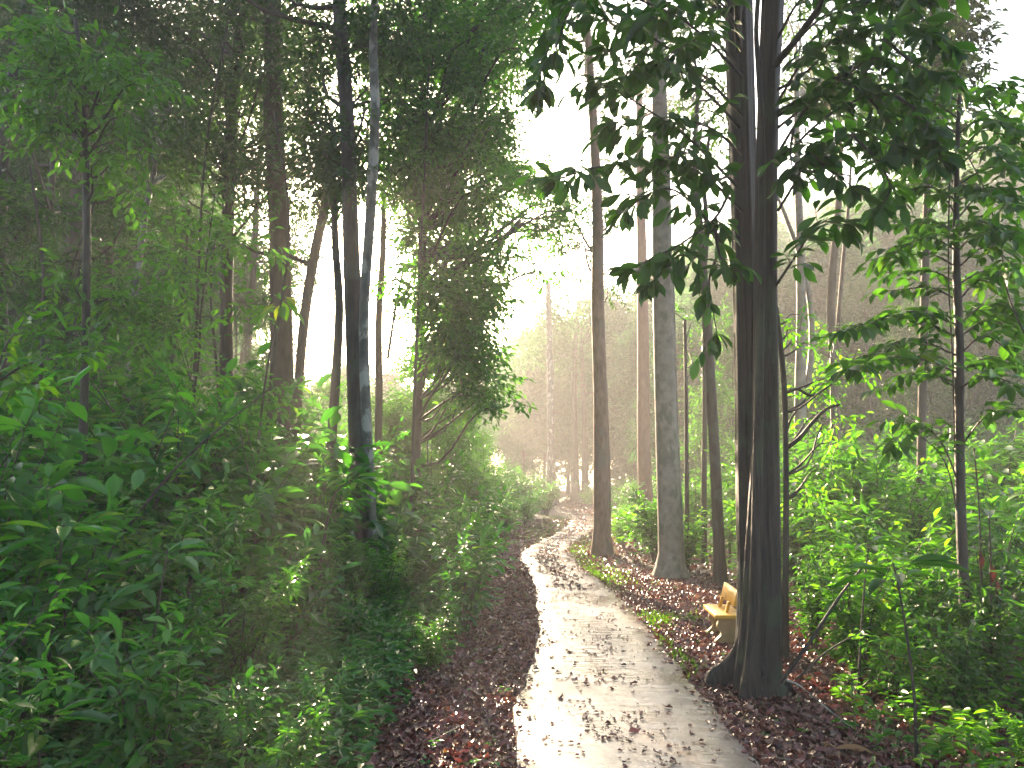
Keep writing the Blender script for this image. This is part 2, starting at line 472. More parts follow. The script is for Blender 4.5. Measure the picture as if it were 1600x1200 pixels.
def ground_twigs():
    mb = MB(); rng = RS(9); n = 700
    y = 3 + 16 * rng.uniform(0, 1, n) ** 1.2; sd = rng.uniform(0, 1, n) < .45
    x = np.where(sd, plx(y) - rng.uniform(.05, 1.6, n), prx(y) + rng.uniform(.05, 2.6, n))
    a = rng.uniform(0, 2 * PI, n); L = rng.uniform(.06, .45, n)
    A = np.stack([x, y, gz(x, y) + rng.uniform(.02, .05, n)], -1)
    B = A + np.stack([np.cos(a) * L, np.sin(a) * L, rng.normal(.0, .04, n)], -1)
    ok = (B[:, 0] < plx(B[:, 1])) | (B[:, 0] > prx(B[:, 1]))
    twigs(mb, A[ok], B[ok], rng.uniform(.0015, .0045, ok.sum()))
    tag(mb.build('fallen_twigs', M['bark_pale']), 'short broken twigs lying on the leaf litter beside the path', 'twigs', kind='stuff')
ground_twigs()

def grass():
    mb = MB(); rng = RS(8)
    P0 = []
    def patch(px, py, rx, ry, n):
        c = G(px, py)
        P0.append(np.stack([c[0] + rng.normal(0, rx, n), c[1] + rng.normal(0, ry, n)], -1))
    patch(845, 838, .5, 2.6, 3000); patch(858, 828, .4, 3, 2200); patch(875, 818, .5, 3.2, 1500)
    patch(925, 893, .14, 1.3, 1100); patch(948, 900, .2, .7, 700); patch(900, 860, .22, 1.8, 900)
    patch(1022, 968, .10, .30, 260); patch(1040, 965, .25, .2, 350); patch(1052, 1020, .05, .35, 140)
    patch(1064, 1055, .08, .2, 60); patch(915, 845, .25, 2, 900); patch(1072, 1040, .15, .1, 50)
    xy = np.concatenate(P0)
    ok = (xy[:, 0] < plx(xy[:, 1]) - .01) | (xy[:, 0] > prx(xy[:, 1]) + .01)
    xy = xy[ok]; n = len(xy)
    pos = np.concatenate([xy, gz(xy[:, 0], xy[:, 1])[:, None]], -1)
    dr = np.stack([rng.normal(0, .5, n), rng.normal(0, .5, n), rng.uniform(.5, 1, n)], -1)
    L = rng.uniform(.04, .11, n)
    leaves(mb, LEAF_B, pos, dr, rng.normal(0, 1, (n, 3)), L, L * .16 + .004, rng.uniform(0, 1, n))
    tag(mb.build('grass', M['grass']), 'short bright green grass in tufts along the path edges', 'grass', kind='stuff')
grass()

def rosettes(name, label, mat, rng, x, y, k, leaf, h, aspect=.42, tmpl=LEAF_B):
    mb = MB(); n = len(x)
    z = gz(x, y); hh = rng.uniform(.3, 1, n) * h
    base = np.stack([x, y, z], -1); topp = base + np.stack([rng.normal(0, .05, n), rng.normal(0, .05, n), hh], -1)
    a = rng.uniform(0, 2 * PI, (n, k))
    f = rng.uniform(.45, 1, (n, k))[..., None]
    pos = base[:, None] * (1 - f) + topp[:, None] * f
    d = np.stack([np.cos(a), np.sin(a), rng.uniform(-.3, .5, (n, k))], -1)
    L = leaf * rng.uniform(.6, 1.3, n * k)
    leaves(mb, tmpl, pos.reshape(-1, 3), d.reshape(-1, 3), (UP + rng.normal(0, .3, (n, k, 3))).reshape(-1, 3), L, L * aspect, np.clip(np.repeat(rng.uniform(0, .6, n), k) + rng.uniform(0, .4, n * k), 0, 1))
    twigs(mb, base, topp, .003)
    return tag(mb.build(name, mat), label, 'ground cover', kind='stuff')
rng = RS(21)
n = 9000
y = 2.6 + 20 * rng.uniform(0, 1, n) ** 1.3
e = plx(y) - np.interp(y, [2.5, 4.5, 8, 13, 20], [.95, .95, 1.0, 1.2, 1.4])
x = e - rng.uniform(0, 1, n) ** 1.1 * np.interp(y, [3, 8, 20], [3.5, 5, 9]) + rng.normal(0, .12, n)
rosettes('ground_cover', 'low dark green leafy ground cover edging the left thicket', M['leaf_ground'], rng, x, y, 7, .10, .34, .42, LEAF_C)
n = 3800
y = 3.0 + 15 * rng.uniform(0, 1, n) ** 1.1
x = np.interp(y, [3, 5, 7, 9, 12, 18], [2.0, 2.1, 2.75, 4.2, 4.2, 3.4]) + rng.uniform(0, 1, n) ** .8 * np.interp(y, [3, 8, 20], [3, 5, 8])
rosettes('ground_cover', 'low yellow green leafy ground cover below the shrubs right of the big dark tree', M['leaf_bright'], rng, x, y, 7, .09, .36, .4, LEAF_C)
n = 260
y = 3.5 + 14 * rng.uniform(0, 1, n); s = rng.uniform(0, 1, n) < .5
x = np.where(s, plx(y) - rng.uniform(.1, 1., n), prx(y) + rng.uniform(.1, 1.6, n))
rosettes('ground_cover', 'tiny green seedlings scattered through the leaf litter', M['leaf_ground'], rng, x, y, 4, .05, .09, .5)

# ------------------------------------------------------------------ shrubs
def shrub_mesh(rng, h, spread, nst, leaf, k_tw, tmpl, aspect, lpt, flat=.35, droop=.3, bare=.22):
    """stems from one base, each with side twigs that carry leaves"""
    fol, st = MB(), MB()
    O, D, LL = [], [], []
    for s in range(nst):
        a = rng.uniform(0, 2 * PI); r = spread * rng.uniform(.15, 1) ** .7; hh = h * rng.uniform(.55, 1)
        tip = np.array([math.cos(a) * r, math.sin(a) * r, hh])
        p0 = np.array([math.cos(a), math.sin(a), 0]) * .05 * rng.uniform(0, 1)
        mid = p0 * .5 + tip * .5 + np.array([-math.cos(a) * r * .18, -math.sin(a) * r * .18, .06 * hh]) + rng.normal(0, .03 * hh, 3)
        pts = smoothpts([p0, mid, tip], 9)
        tube(st, pts, np.linspace(.004 + .005 * hh, .003, 9), 5)
        for q in range(k_tw):
            f = bare + (1 - bare) * (q + rng.uniform(0, 1)) / k_tw
            i = min(f * 8, 7.99); i0 = int(i); pt = pts[i0] * (1 - i + i0) + pts[i0 + 1] * (i - i0)
            b = rng.uniform(0, 2 * PI)
            O.append(pt); D.append([math.cos(b), math.sin(b), rng.uniform(0, .7)]); LL.append(leaf * rng.uniform(1.2, 3.2) * (1.25 - .5 * f))
        O.append(pts[-1]); D.append(tip - mid + rng.normal(0, .1, 3)); LL.append(leaf * 1.5)
    sprays(fol, st, rng, np.array(O), np.array(D), np.array(LL), lpt, leaf, aspect, tmpl, droop, 1., .003, .35, True, flat)
    return fol, st

def make_shrub(kind, mat, seed, **kw):
    rng = RS(seed)
    fol, st = shrub_mesh(rng, **kw)
    root = thing(kind, kind, 'shrub' if kind != 'seedling' else 'seedling')
    fol.build('foliage', mat, root); st.build('stem', M['twig'], root)
    return root
BL = dict(spread=.75, nst=8, leaf=.205, k_tw=9, tmpl=LEAF_A, aspect=.38, lpt=5)
protoD = [make_shrub('broad_leaved_shrub', M['leaf_dark'], 31, h=1.9, **BL),
          make_shrub('broad_leaved_shrub', M['leaf_dark'], 32, h=1.6, **{**BL, 'leaf': .23, 'nst': 6, 'aspect': .42}),
          make_shrub('broad_leaved_shrub', M['leaf_dark'], 33, h=2.1, **{**BL, 'leaf': .15, 'nst': 9, 'k_tw': 11})]
SL = dict(spread=.65, nst=11, leaf=.108, k_tw=14, tmpl=LEAF_C, aspect=.45, lpt=7)
protoS = [make_shrub('small_leaved_shrub', M['leaf_fresh'], 41, h=1.6, **SL), make_shrub('small_leaved_shrub', M['leaf_fresh'], 42, h=1.9, **{**SL, 'leaf': .11}),
          make_shrub('small_leaved_shrub', M['leaf_dark'], 43, h=1.5, **{**SL, 'leaf': .12, 'aspect': .36})]
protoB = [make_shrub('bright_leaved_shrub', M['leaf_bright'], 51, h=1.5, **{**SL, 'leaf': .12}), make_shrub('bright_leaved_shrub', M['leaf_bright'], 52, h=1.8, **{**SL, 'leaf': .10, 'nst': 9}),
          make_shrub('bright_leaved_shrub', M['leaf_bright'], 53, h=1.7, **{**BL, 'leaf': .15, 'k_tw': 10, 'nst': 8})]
protoM = [make_shrub('green_shrub', M['leaf_mid'], 61, h=1.9, **{**SL, 'leaf': .13, 'nst': 10}), make_shrub('green_shrub', M['leaf_mid'], 62, h=2.2, **{**BL, 'leaf': .17})]
used = set()
def put(protos, rng, x, y, h, label, group, wide=1.):
    p = protos[rng.randint(len(protos))]
    s = h / 1.9
    loc = (float(x), float(y), float(gz(x, y)) - .02)
    sc = (s * wide, s * wide, s); rz = rng.uniform(0, 2 * PI)
    if p.name not in used:
        used.add(p.name)
        p.location = loc; p.rotation_euler = (0, 0, rz); p.scale = sc; p['label'] = label; p['group'] = group
        return p
    return copy_tree(p, loc, rz, sc, label, group)

# left thicket
def pxof(x, y): return 800 + FPX * x / y
rng = RS(77)
def vis(x, y, m=.7): return abs(x) < m * y + 1.0
cnt = 0
yy = 2.9
while yy < 17:
    e = float(plx(yy)) - float(np.interp(yy, [2.5, 4.5, 8, 13, 20], [1.3, 1.3, .95, .9, 1.0]))
    x = e
    while x > -.72 * yy - .8:
        xx, y2 = x + rng.uniform(-.2, .2), yy + rng.uniform(-.3, .3)
        dist = e - x
        h = min(.62 + dist * .62, 2.0 + .03 * yy) * rng.uniform(.8, 1.12)
        if yy < 5: h = min(h, 1.35)
        if yy > 9: h = min(1.3 + dist * .55, 2.9) * rng.uniform(.8, 1.15)
        if 6 < y2 < 11.8 and 505 < pxof(xx, y2) < 650: h *= .55
        if yy < 6.5: zone = 'front of the left thicket'
        elif yy < 11: zone = 'middle of the left thicket'
        else: zone = 'back of the left thicket'
        small = rng.uniform() < (.4 if dist < 1.2 else .12)
        near = dist < .8
        if small: put(protoS, rng, xx, y2, h, ('small leaved green shrub at the path-side edge, ' if near else 'small leaved green shrub deep in the ') + zone, 'small leaved shrubs in the left thicket', 1.15)
        else: put(protoD, rng, xx, y2, h, ('glossy broad leaved dark shrub at the path-side edge, ' if near else 'glossy broad leaved dark shrub deep in the ') + zone, 'broad leaved shrubs in the left thicket', 1.1)
        cnt += 1
        x -= rng.uniform(.7, 1.05) * (1 + .03 * yy)
    yy += .72 + .03 * yy
# left, farther, along the path
yy = 17.5
while yy < 52:
    e = float(plx(yy)) - np.interp(yy, [17, 22, 30, 40], [1.9, 1.7, 1.6, 1.5])
    for q in range(6):
        put(protoM + protoS, rng, e - q * 1.6 + rng.uniform(-.5, .5), yy + rng.uniform(-.8, .8), rng.uniform(1.3, 2.1) + q * .35,
            'misty green shrub in the row %s left of the path bend' % ('just' if yy < 30 else 'far'), 'misty shrubs left of the path', 1.3)
    yy += 1.9
# right: around the grey trunk and behind the bench
yy = 13.2
while yy < 50:
    e = float(prx(yy)) + float(np.interp(yy, [13, 15, 18, 22, 30, 50], [2.6, 1.9, 1.35, 1.3, 1.4, 1.6]))
    for q in range(7):
        if .72 * yy < e + q * 1.5 - 1: break
        put(protoM if rng.uniform() < (.6 if q < 3 else .35) else protoB, rng, e + q * (1.25 + .01 * yy) + rng.uniform(-.3, .3), yy + rng.uniform(-.5, .5), rng.uniform(1.0, 1.6) + min(q, 4) * .3,
            'green shrub in the bushes %s the tall grey trunk' % ('around' if yy < 20 else 'beyond'), 'shrubs right of the path', 1.2)
    yy += 1.25 + .02 * yy
# right bright thicket
yy = 4.7
while yy < 15:
    e = float(np.interp(yy, [4.7, 6, 7, 8, 9.5, 12, 15], [3.1, 2.95, 3.0, 3.3, 4.1, 4.6, 5.]))
    x = e
    while x < .72 * yy + .8:
        h = np.interp(yy, [4.7, 6, 8, 11, 15], [.6, .95, 1.4, 2.1, 2.7]) * rng.uniform(.75, 1.15)
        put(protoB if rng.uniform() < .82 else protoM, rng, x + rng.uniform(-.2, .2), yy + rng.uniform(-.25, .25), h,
            'sunlit yellow green shrub %s right of the big dark tree' % ('low in front' if yy < 7 else ('in the middle' if yy < 10.5 else 'at the back')), 'sunlit shrubs right of the big dark tree', 1.1)
        x += rng.uniform(.55, .85) * (1 + .02 * yy)
    yy += .62 + .03 * yy

# ------------------------------------------------------------------ forest tree templates
def trunk_line(rng, H, lean=.04, n=14, wob=.012):
    t = np.linspace(0, 1, n)
    a = rng.uniform(0, 2 * PI)
    w = np.cumsum(rng.normal(0, wob * H / math.sqrt(n), (n, 2)), 0) * t[:, None]
    return np.stack([t * H * lean * math.cos(a) + w[:, 0], t * H * lean * math.sin(a) + w[:, 1], t * H], -1)

def forest_tree(kind, seed, H, r, cz, cr, ncl, clr, dens, leaf, leafm, barkm, lpk=7, tmpl=LEAF_B, shape=.5, limbn=None):
    rng = RS(seed)
    T = trunk_line(rng, H)
    wood, fol, tw = MB(), MB(), MB()
    tr = r * (1 - .75 * np.linspace(0, 1, len(T))) ; tr[0] *= 1.5; tr[1] *= 1.05
    tube(wood, T, tr, 9)
    z = cz + (H - cz) * rng.uniform(0, 1, ncl) ** .85
    f = (z - cz) / (H - cz)
    prof = np.sin(np.clip(f * .9 + .12, 0, 1) * PI) ** shape
    rad = cr * prof * rng.uniform(.25, 1, ncl) ** .6
    a = rng.uniform(0, 2 * PI, ncl)
    tx = np.interp(z, T[:, 2], T[:, 0]); ty = np.interp(z, T[:, 2], T[:, 1])
    cs = np.stack([tx + rad * np.cos(a), ty + rad * np.sin(a), z], -1)
    rr = clr * rng.uniform(.6, 1.25, ncl)
    limbs(wood, rng, T, cs, r)
    clump_foliage(fol, wood if H < 8 else None, rng, cs, rr, dens, leaf, lpk, tmpl=tmpl)
    root = thing(kind, kind, 'tree')
    wood.build('trunk', barkm, root, True); fol.build('crown', leafm, root)
    return root
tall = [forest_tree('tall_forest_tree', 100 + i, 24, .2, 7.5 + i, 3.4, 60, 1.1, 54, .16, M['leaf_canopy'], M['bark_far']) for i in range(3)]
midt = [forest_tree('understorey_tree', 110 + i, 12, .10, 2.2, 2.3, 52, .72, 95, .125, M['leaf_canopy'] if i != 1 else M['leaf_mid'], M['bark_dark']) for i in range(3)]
sapl = [forest_tree('forest_sapling', 120 + i, 6.5, .035, 1.6, 1.15, 34, .38, 100, .155, M['leaf_mid'], M['bark_dark'], 6, LEAF_C) for i in range(3)]
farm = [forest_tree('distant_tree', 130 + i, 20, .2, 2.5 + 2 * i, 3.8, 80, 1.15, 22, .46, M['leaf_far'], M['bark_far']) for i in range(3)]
def place(protos, rng, x, y, s, label, group):
    p = protos[rng.randint(len(protos))]
    loc = (float(x), float(y), float(gz(x, y)) - .05); rz = rng.uniform(0, 2 * PI)
    s = (s * rng.uniform(.9, 1.1), s * rng.uniform(.9, 1.1), s)
    if p.name not in used:
        used.add(p.name)
        p.location = loc; p.rotation_euler = (0, 0, rz); p.scale = s; p['label'] = label; p['group'] = group
        return
    copy_tree(p, loc, rz, s, label, group)

rng = RS(501)
# left forest
def pxof(x, y): return 800 + FPX * x / y
for (y0, y1, dy, dx, kind) in ((17, 40, 5.6, 5.8, 'tall'), (13, 36, 5.2, 4.6, 'mid'), (9, 26, 3.4, 2.9, 'sap')):
    yy = y0
    while yy < y1:
        x = float(plx(yy)) - {'tall': 4.5, 'mid': 4.2, 'sap': 2.9}[kind] - rng.uniform(0, 1.5)
        while x > -.72 * yy - 2:
            xx, y2 = x + rng.uniform(-.9, .9), yy + rng.uniform(-1.3, 1.3)
            px = pxof(xx, y2)
            skip = px > 790
            if kind == 'tall' and (px > 575 and y2 > 19 or px > 440 and y2 > 21 and rng.uniform() < .45): skip = True      # the low sun shines through here
            if kind == 'sap' and 490 < px < 645 and y2 < 12.5: skip = True
            if kind == 'sap' and 450 < px < 640 and y2 > 10 and rng.uniform() < .5: skip = True
            cor = 430 < px < 625; lo_ = 385 < px < 640 and y2 > 11.5
            if kind == 'mid' and (px > 600 and y2 > 16 or lo_ and rng.uniform() < .35): skip = True
            w = 'nearer' if y2 < 24 else 'farther'
            if not skip:
                if kind == 'tall': place([tall[2]] if cor else tall, rng, xx, y2, rng.uniform(.8, 1.15) if not cor else 1.25, 'tall leafy tree, one of the %s ranks of the dark forest left' % w, 'tall trees of the left forest')
                elif kind == 'mid': place(midt, rng, xx, y2, rng.uniform(.7, 1.1) * (.55 if lo_ else 1), 'bushy understorey tree in the %s part of the left forest' % w, 'understorey trees of the left forest')
                else: place(sapl, rng, xx, y2, rng.uniform(.6, 1.05) * (.75 if lo_ else 1), 'thin leafy sapling standing in the %s part of the left forest' % w, 'saplings of the left forest')
            x -= dx * rng.uniform(.8, 1.25)
        yy += dy * rng.uniform(.85, 1.15)
# far misty forest: centre and right, tops kept under the open sky
yy = 30
while yy < 105:
    x = -.72 * yy
    while x < .74 * yy:
        xx, y2 = x + rng.uniform(-1.5, 1.5), yy + rng.uniform(-2, 2)
        px = pxof(xx, y2)
        slope = float(np.interp(px, [0, 700, 760, 800, 840, 980, 1010, 1100, 1250, 1450, 1600], [.5, .40, .30, .20, .20, .20, .24, .31, .36, .40, .46]))
        if 600 < px < 770: slope = .13
        elif 335 < px <= 600: slope = .15
        H = (CAMH + slope * y2) * rng.uniform(.72, 1.02)
        dp = abs(xx - float(pc(min(y2, 75))))
        if (dp > 3.2 + H * .06 or y2 > 58) and not (px < 700 and y2 < 44) and H > 5:
            w = 'hazy' if y2 < 60 else 'faint'
            d = 'above the far end of the path' if 740 < px < 1000 else ('on the right behind the bright shrubs' if px >= 1000 else 'at the back of the left forest')
            place(farm, rng, xx, y2, H / 20, '%s pale tree in the mist %s' % (w, d), 'trees fading into the mist')
        x += rng.uniform(4.2, 6.6) * (1 + yy * .006)
    yy += 4.6 * (1 + (yy - 30) * .008)
for k, (x, y, sc_) in enumerate([(-3.4, -1.2, .8), (3.6, -1.6, .85), (.2, -5.2, .9), (-6.8, -3.8, 1), (7.2, -3.4, 1), (-9.5, 1.5, .9), (9.8, 1.2, .85), (-3.6, -8.8, 1), (4.2, -9, 1)]):  # out-of-view trees added to darken the near air and leaves
    place(tall, rng, x, y, sc_, 'unseen tall tree added beside or behind the viewer to shade the foreground', 'unseen shade trees added around the viewer')
for k in range(15):
    yy = rng.uniform(17.5, 27); px = rng.uniform(600, 765 if yy > 20 else 735)
    place(sapl, rng, (px - 800) / FPX * yy, yy, rng.uniform(.46, .66), 'bushy young tree in the misty bank below the big drooping tree', 'young trees under the drooping tree')
# right mid forest understorey
for k in range(16):
    yy = rng.uniform(17, 32); x = rng.uniform(.18, .7) * yy
    px = pxof(x, yy)
    if x - float(prx(yy)) < 3: continue
    place(sapl if k % 3 else midt, rng, x, yy, rng.uniform(.55, .8), 'thin leafy tree among the shrubs right of the grey trunks', 'young trees on the right')

# ------------------------------------------------------------------ individual trees traced from the photograph
def px_line(pts, Y, n=24, dY=0):
    """pts (px, py, halfwidth px) from base up"""
    s = smoothpts(pts, n)
    out, r = [], []
    for k, (a, b, w) in enumerate(s):
        yk = Y + dY * k / (n - 1)
        out.append(P(a, b, yk)); r.append(max(.003, w / FPX * yk))
    return np.array(out), np.array(r)

def traced_tree(name, label, bark, pts, Y, seed, crown=None, base_flare=1.5, extra=(), leafm='leaf_canopy', leaf=.13, sides=12, dens=95, sprayl=3.2, tmpl=LEAF_B, parts=None, lpk=7):
    """crown: list of (px, py, dY, radius m) clumps and/or ('top', n, R, height) for foliage above the frame"""
    rng = RS(seed)
    T, r = px_line(pts, Y)
    r[0] *= base_flare; r[1] *= 1 + (base_flare - 1) * .4
    # into the ground
    T = np.vstack([[T[0][0], T[0][1], -.25], T]); r = np.concatenate([[r[0] * 1.1], r])
    loc = np.array([T[0][0], T[0][1], 0])
    wood, fol = MB(), MB()
    top_ = T[-1]
    cs, rr = [], []
    for c in (crown or []):
        if c[0] == 'top':
            _, n, R, hh = c
            ext = [T[-1] + np.array([rng.normal(0, .1), rng.normal(0, .1), hh * f]) for f in (.35, .7, 1)]
            r = np.concatenate([r, r[-1] * np.array([.8, .5, .25])]); T = np.vstack([T, ext])
            for q in range(n):
                f = rng.uniform(.05, 1); a = rng.uniform(0, 2 * PI)
                p = top_ + np.array([math.cos(a), math.sin(a), 0]) * R * rng.uniform(.2, 1) ** .6 + np.array([0, 0, hh * f])
                cs.append(p); rr.append(rng.uniform(.5, .95))
        else:
            cs.append(P(c[0], c[1], Y + c[2])); rr.append(c[3])
    tube(wood, T - loc, r, sides, tint=.5)
    for (epts, eY) in extra:
        e, er = px_line(epts, eY, 14)
        tube(wood, e - loc, er, 7)
    cs = np.array(cs) if cs else np.zeros((0, 3))
    if len(cs):
        limbs(wood, rng, T - loc, cs - loc, r.max())
        clump_foliage(fol, wood, rng, cs - loc, rr, dens, leaf, lpk, slen=sprayl, tmpl=tmpl)
    root = thing(name, label, 'tree', tuple(loc))
    wood.build('trunk', M[bark], root, True)
    if len(cs): fol.build('crown', M[leafm], root)
    return root

def poly_clumps(rng, poly, n, d0, d1, r0, r1):
    poly = np.array(poly, float)
    out = []
    while len(out) < n:
        x = rng.uniform(poly[:, 0].min(), poly[:, 0].max()); y = rng.uniform(poly[:, 1].min(), poly[:, 1].max())
        ins = False; j = len(poly) - 1
        for i in range(len(poly)):
            if (poly[i, 1] > y) != (poly[j, 1] > y) and x < (poly[j, 0] - poly[i, 0]) * (y - poly[i, 1]) / (poly[j, 1] - poly[i, 1]) + poly[i, 0]: ins = not ins
            j = i
        if ins: out.append((x, y, rng.uniform(d0, d1), rng.uniform(r0, r1)))
    return out

pr = RS(900)
# left side
traced_tree('leaning_tree', 'dark trunk leaning right in the top left corner', 'bark_dark', [(30, 745 + 150, 12), (0, 500, 11), (4, 240, 10), (22, 120, 10), (48, -20, 9), (80, -160, 8)], 14, 1, [('top', 14, 2.2, 4)])
traced_tree('slender_tree', 'thin nearly black upright stem with a leafy top, nearest the left edge', 'bark_black', [(128, 960, 7), (130, 700, 6.5), (136, 400, 6), (133, 220, 5.5), (130, 120, 4), (118, 30, 3)], 8.5, 2,
            poly_clumps(pr, [(60, 0), (190, 10), (235, 120), (225, 300), (70, 290), (20, 150)], 26, -.6, .7, .16, .30) + poly_clumps(pr, [(20, 400), (190, 430), (200, 600), (20, 600)], 8, -.5, .9, .15, .25),
            1.2, leafm='leaf_mid', leaf=.13, sides=9, dens=260, tmpl=LEAF_C, sprayl=2.4)
traced_tree('dark_trunk_tree', 'dark slightly curved trunk rising between the thin stem and the sunlit gap', 'bark_dark', [(352, 860, 13), (354, 640, 11), (354, 430, 10), (362, 200, 10), (374, 40, 10), (378, -120, 9)], 16, 3,
            [('top', 20, 3, 5)] + poly_clumps(pr, [(230, -20), (490, -20), (500, 250), (440, 330), (380, 350), (260, 280)], 62, -2, 4, .5, .9))
traced_tree('crooked_tree', 'thin pale crooked stem winding up among dark leaves', 'bark_pale', [(196, 800, 6), (198, 600, 5.5), (212, 450, 5), (228, 330, 4.5), (242, 250, 4), (238, 150, 3)], 12, 4,
            poly_clumps(pr, [(160, 100), (300, 90), (310, 260), (190, 280)], 12, -1, 1.5, .3, .5), 1.2, leaf=.12)
traced_tree('dark_trunk_tree', 'tall dark brown trunk beside the pale mottled trunk, left of the path', 'bark_dark', [(574, 915, 19), (565, 800, 17), (558, 620, 15.5), (549, 400, 13.5), (543, 200, 12), (532, 40, 11.5), (524, -80, 10)], 12, 5,
            [('top', 22, 3.2, 5)] + poly_clumps(pr, [(430, -20), (620, -20), (640, 230), (560, 300), (470, 240)], 34, -.5, 2.5, .35, .6))
traced_tree('mottled_tree', 'thin pale mottled trunk rising beside the dark brown trunk', 'bark_pale', [(586, 925, 8), (578, 760, 8), (570, 600, 8), (569, 480, 8), (579, 330, 8.5), (586, 180, 8), (583, 60, 7), (590, -80, 6)], 11.6, 6,
            [('top', 10, 1.8, 4)], 1.2)
traced_tree('slanting_tree', 'dark slanting stem with a side branch in front of the low sun', 'bark_dark', [(455, 830, 8), (466, 610, 7.5), (478, 480, 8), (495, 380, 8), (510, 310, 7), (520, 200, 5)], 15, 7,
            poly_clumps(pr, [(440, 160), (560, 160), (560, 300), (470, 310)], 14, -1, 2, .3, .55), 1.2, extra=[([(480, 412, 4), (440, 396, 3.5), (405, 395, 3), (378, 382, 2)], 15)])
traced_tree('slanting_tree', 'dark slanting stem just left of the tall brown trunk, leaves hanging over it', 'bark_dark', [(512, 840, 8), (516, 720, 8), (524, 600, 7.5), (530, 480, 7), (524, 380, 6), (520, 260, 5)], 14, 8,
            poly_clumps(pr, [(490, 200), (560, 200), (560, 320), (500, 330)], 8, -1, 2, .3, .5), 1.2)
traced_tree('slender_tree', 'thin stem in the bright gap right of the mottled trunk', 'bark_dark', [(588, 800, 6), (592, 640, 6), (592, 500, 5.5), (598, 400, 5), (600, 300, 4)], 18, 9,
            poly_clumps(pr, [(570, 220), (660, 220), (640, 380), (590, 380)], 9, -1, 2, .4, .6), 1.1, extra=[([(606, 560, 2.5), (618, 480, 2), (632, 410, 1.5)], 18)])
traced_tree('red_trunk_tree', 'reddish sunlit trunk half hidden under hanging leaves', 'bark_red', [(722, 790, 9), (722, 700, 8.5), (721, 620, 8), (718, 500, 7.5), (715, 300, 7), (715, 100, 6)], 26, 10,
            poly_clumps(pr, [(640, 0), (800, 0), (820, 300), (740, 420), (640, 300)], 22, -1, 3, .8, 1.2), leaf=.15, dens=60)
# the large leafy mass left of the sky gap
K = poly_clumps(pr, [(590, -40), (850, -40), (850, 60), (800, 110), (770, 200), (790, 300), (800, 400), (775, 470), (745, 500), (765, 550), (725, 575), (690, 540), (665, 470), (650, 400), (600, 320)], 175, -2.2, 2.6, .28, .58)
K += poly_clumps(pr, [(790, 200), (850, 210), (895, 330), (885, 400), (850, 430), (800, 380)], 16, 1.5, 4, .3, .55)
K += poly_clumps(pr, [(660, 500), (760, 560), (790, 640), (760, 660), (690, 620)], 12, -1.5, 1.5, .25, .45)
traced_tree('drooping_leafy_tree', 'big bushy green tree drooping towards the open sky left of the path', 'bark_dark', [(648, 820, 8), (650, 700, 7.5), (656, 560, 7), (660, 380, 7), (660, 200, 6), (665, 20, 5), (670, -100, 4)], 16, 11, K, leafm='leaf_fresh', leaf=.15, dens=180)
# centre and right
traced_tree('brown_trunk_tree', 'tall pinkish brown trunk standing where the path first bends right', 'bark_brown', [(941, 868, 13), (939, 780, 12), (938, 620, 11), (934, 480, 10.5), (934, 350, 9), (929, 220, 7.5), (922, 110, 6.5), (914, -20, 5)], 17.5, 12,
            poly_clumps(pr, [(885, 330), (930, 300), (975, 330), (960, 460), (900, 440)], 10, 0, 3, .3, .5) + poly_clumps(pr, [(880, 60), (960, 50), (980, 160), (900, 200)], 8, 0, 3, .3, .5) + [('top', 8, 1.8, 4)],
            1.5, extra=[([(950, 864, 5), (950, 760, 4.5), (948, 680, 4), (946, 600, 3)], 17.7)], leaf=.12, dens=110)
traced_tree('red_trunk_tree', 'straight reddish trunk between the brown trunk and the grey trunk', 'bark_red', [(1010, 810, 11), (1006, 700, 10.5), (1005, 540, 9.5), (1003, 400, 8), (1001, 300, 7), (999, 180, 5.5), (998, 80, 4)], 27, 13,
            poly_clumps(pr, [(960, 120), (1060, 100), (1080, 300), (1020, 330), (950, 280)], 14, 0, 3, .5, .9), leaf=.15, dens=60)
traced_tree('grey_trunk_tree', 'thick smooth pale grey trunk behind the bench', 'bark_grey', [(1048, 905, 20), (1046, 830, 18), (1041, 680, 17), (1036, 480, 16.5), (1034, 300, 15), (1031, 180, 13), (1029, 90, 11), (1026, -40, 9)], 13.8, 14,
            [('top', 30, 3.6, 5)], 1.6, extra=[([(1064, 910, 7), (1062, 800, 5), (1058, 700, 4), (1054, 560, 3), (1052, 440, 2)], 14)])  # unseen top foliage enlarged to cut sky light over the path
traced_tree('forked_tree', 'thin dark trunk that forks high up, left of the big dark tree', 'bark_dark', [(1126, 915, 10), (1122, 820, 9), (1115, 680, 8.5), (1107, 540, 8), (1100, 440, 7), (1091, 330, 6), (1086, 240, 4.5), (1092, 120, 3)], 12.6, 15,
            poly_clumps(pr, [(1060, 40), (1140, 40), (1150, 220), (1070, 240)], 12, 0, 2, .25, .42), 1.25, extra=[([(1100, 430, 5), (1104, 350, 4), (1100, 280, 3.5), (1110, 200, 2.5)], 12.6)])
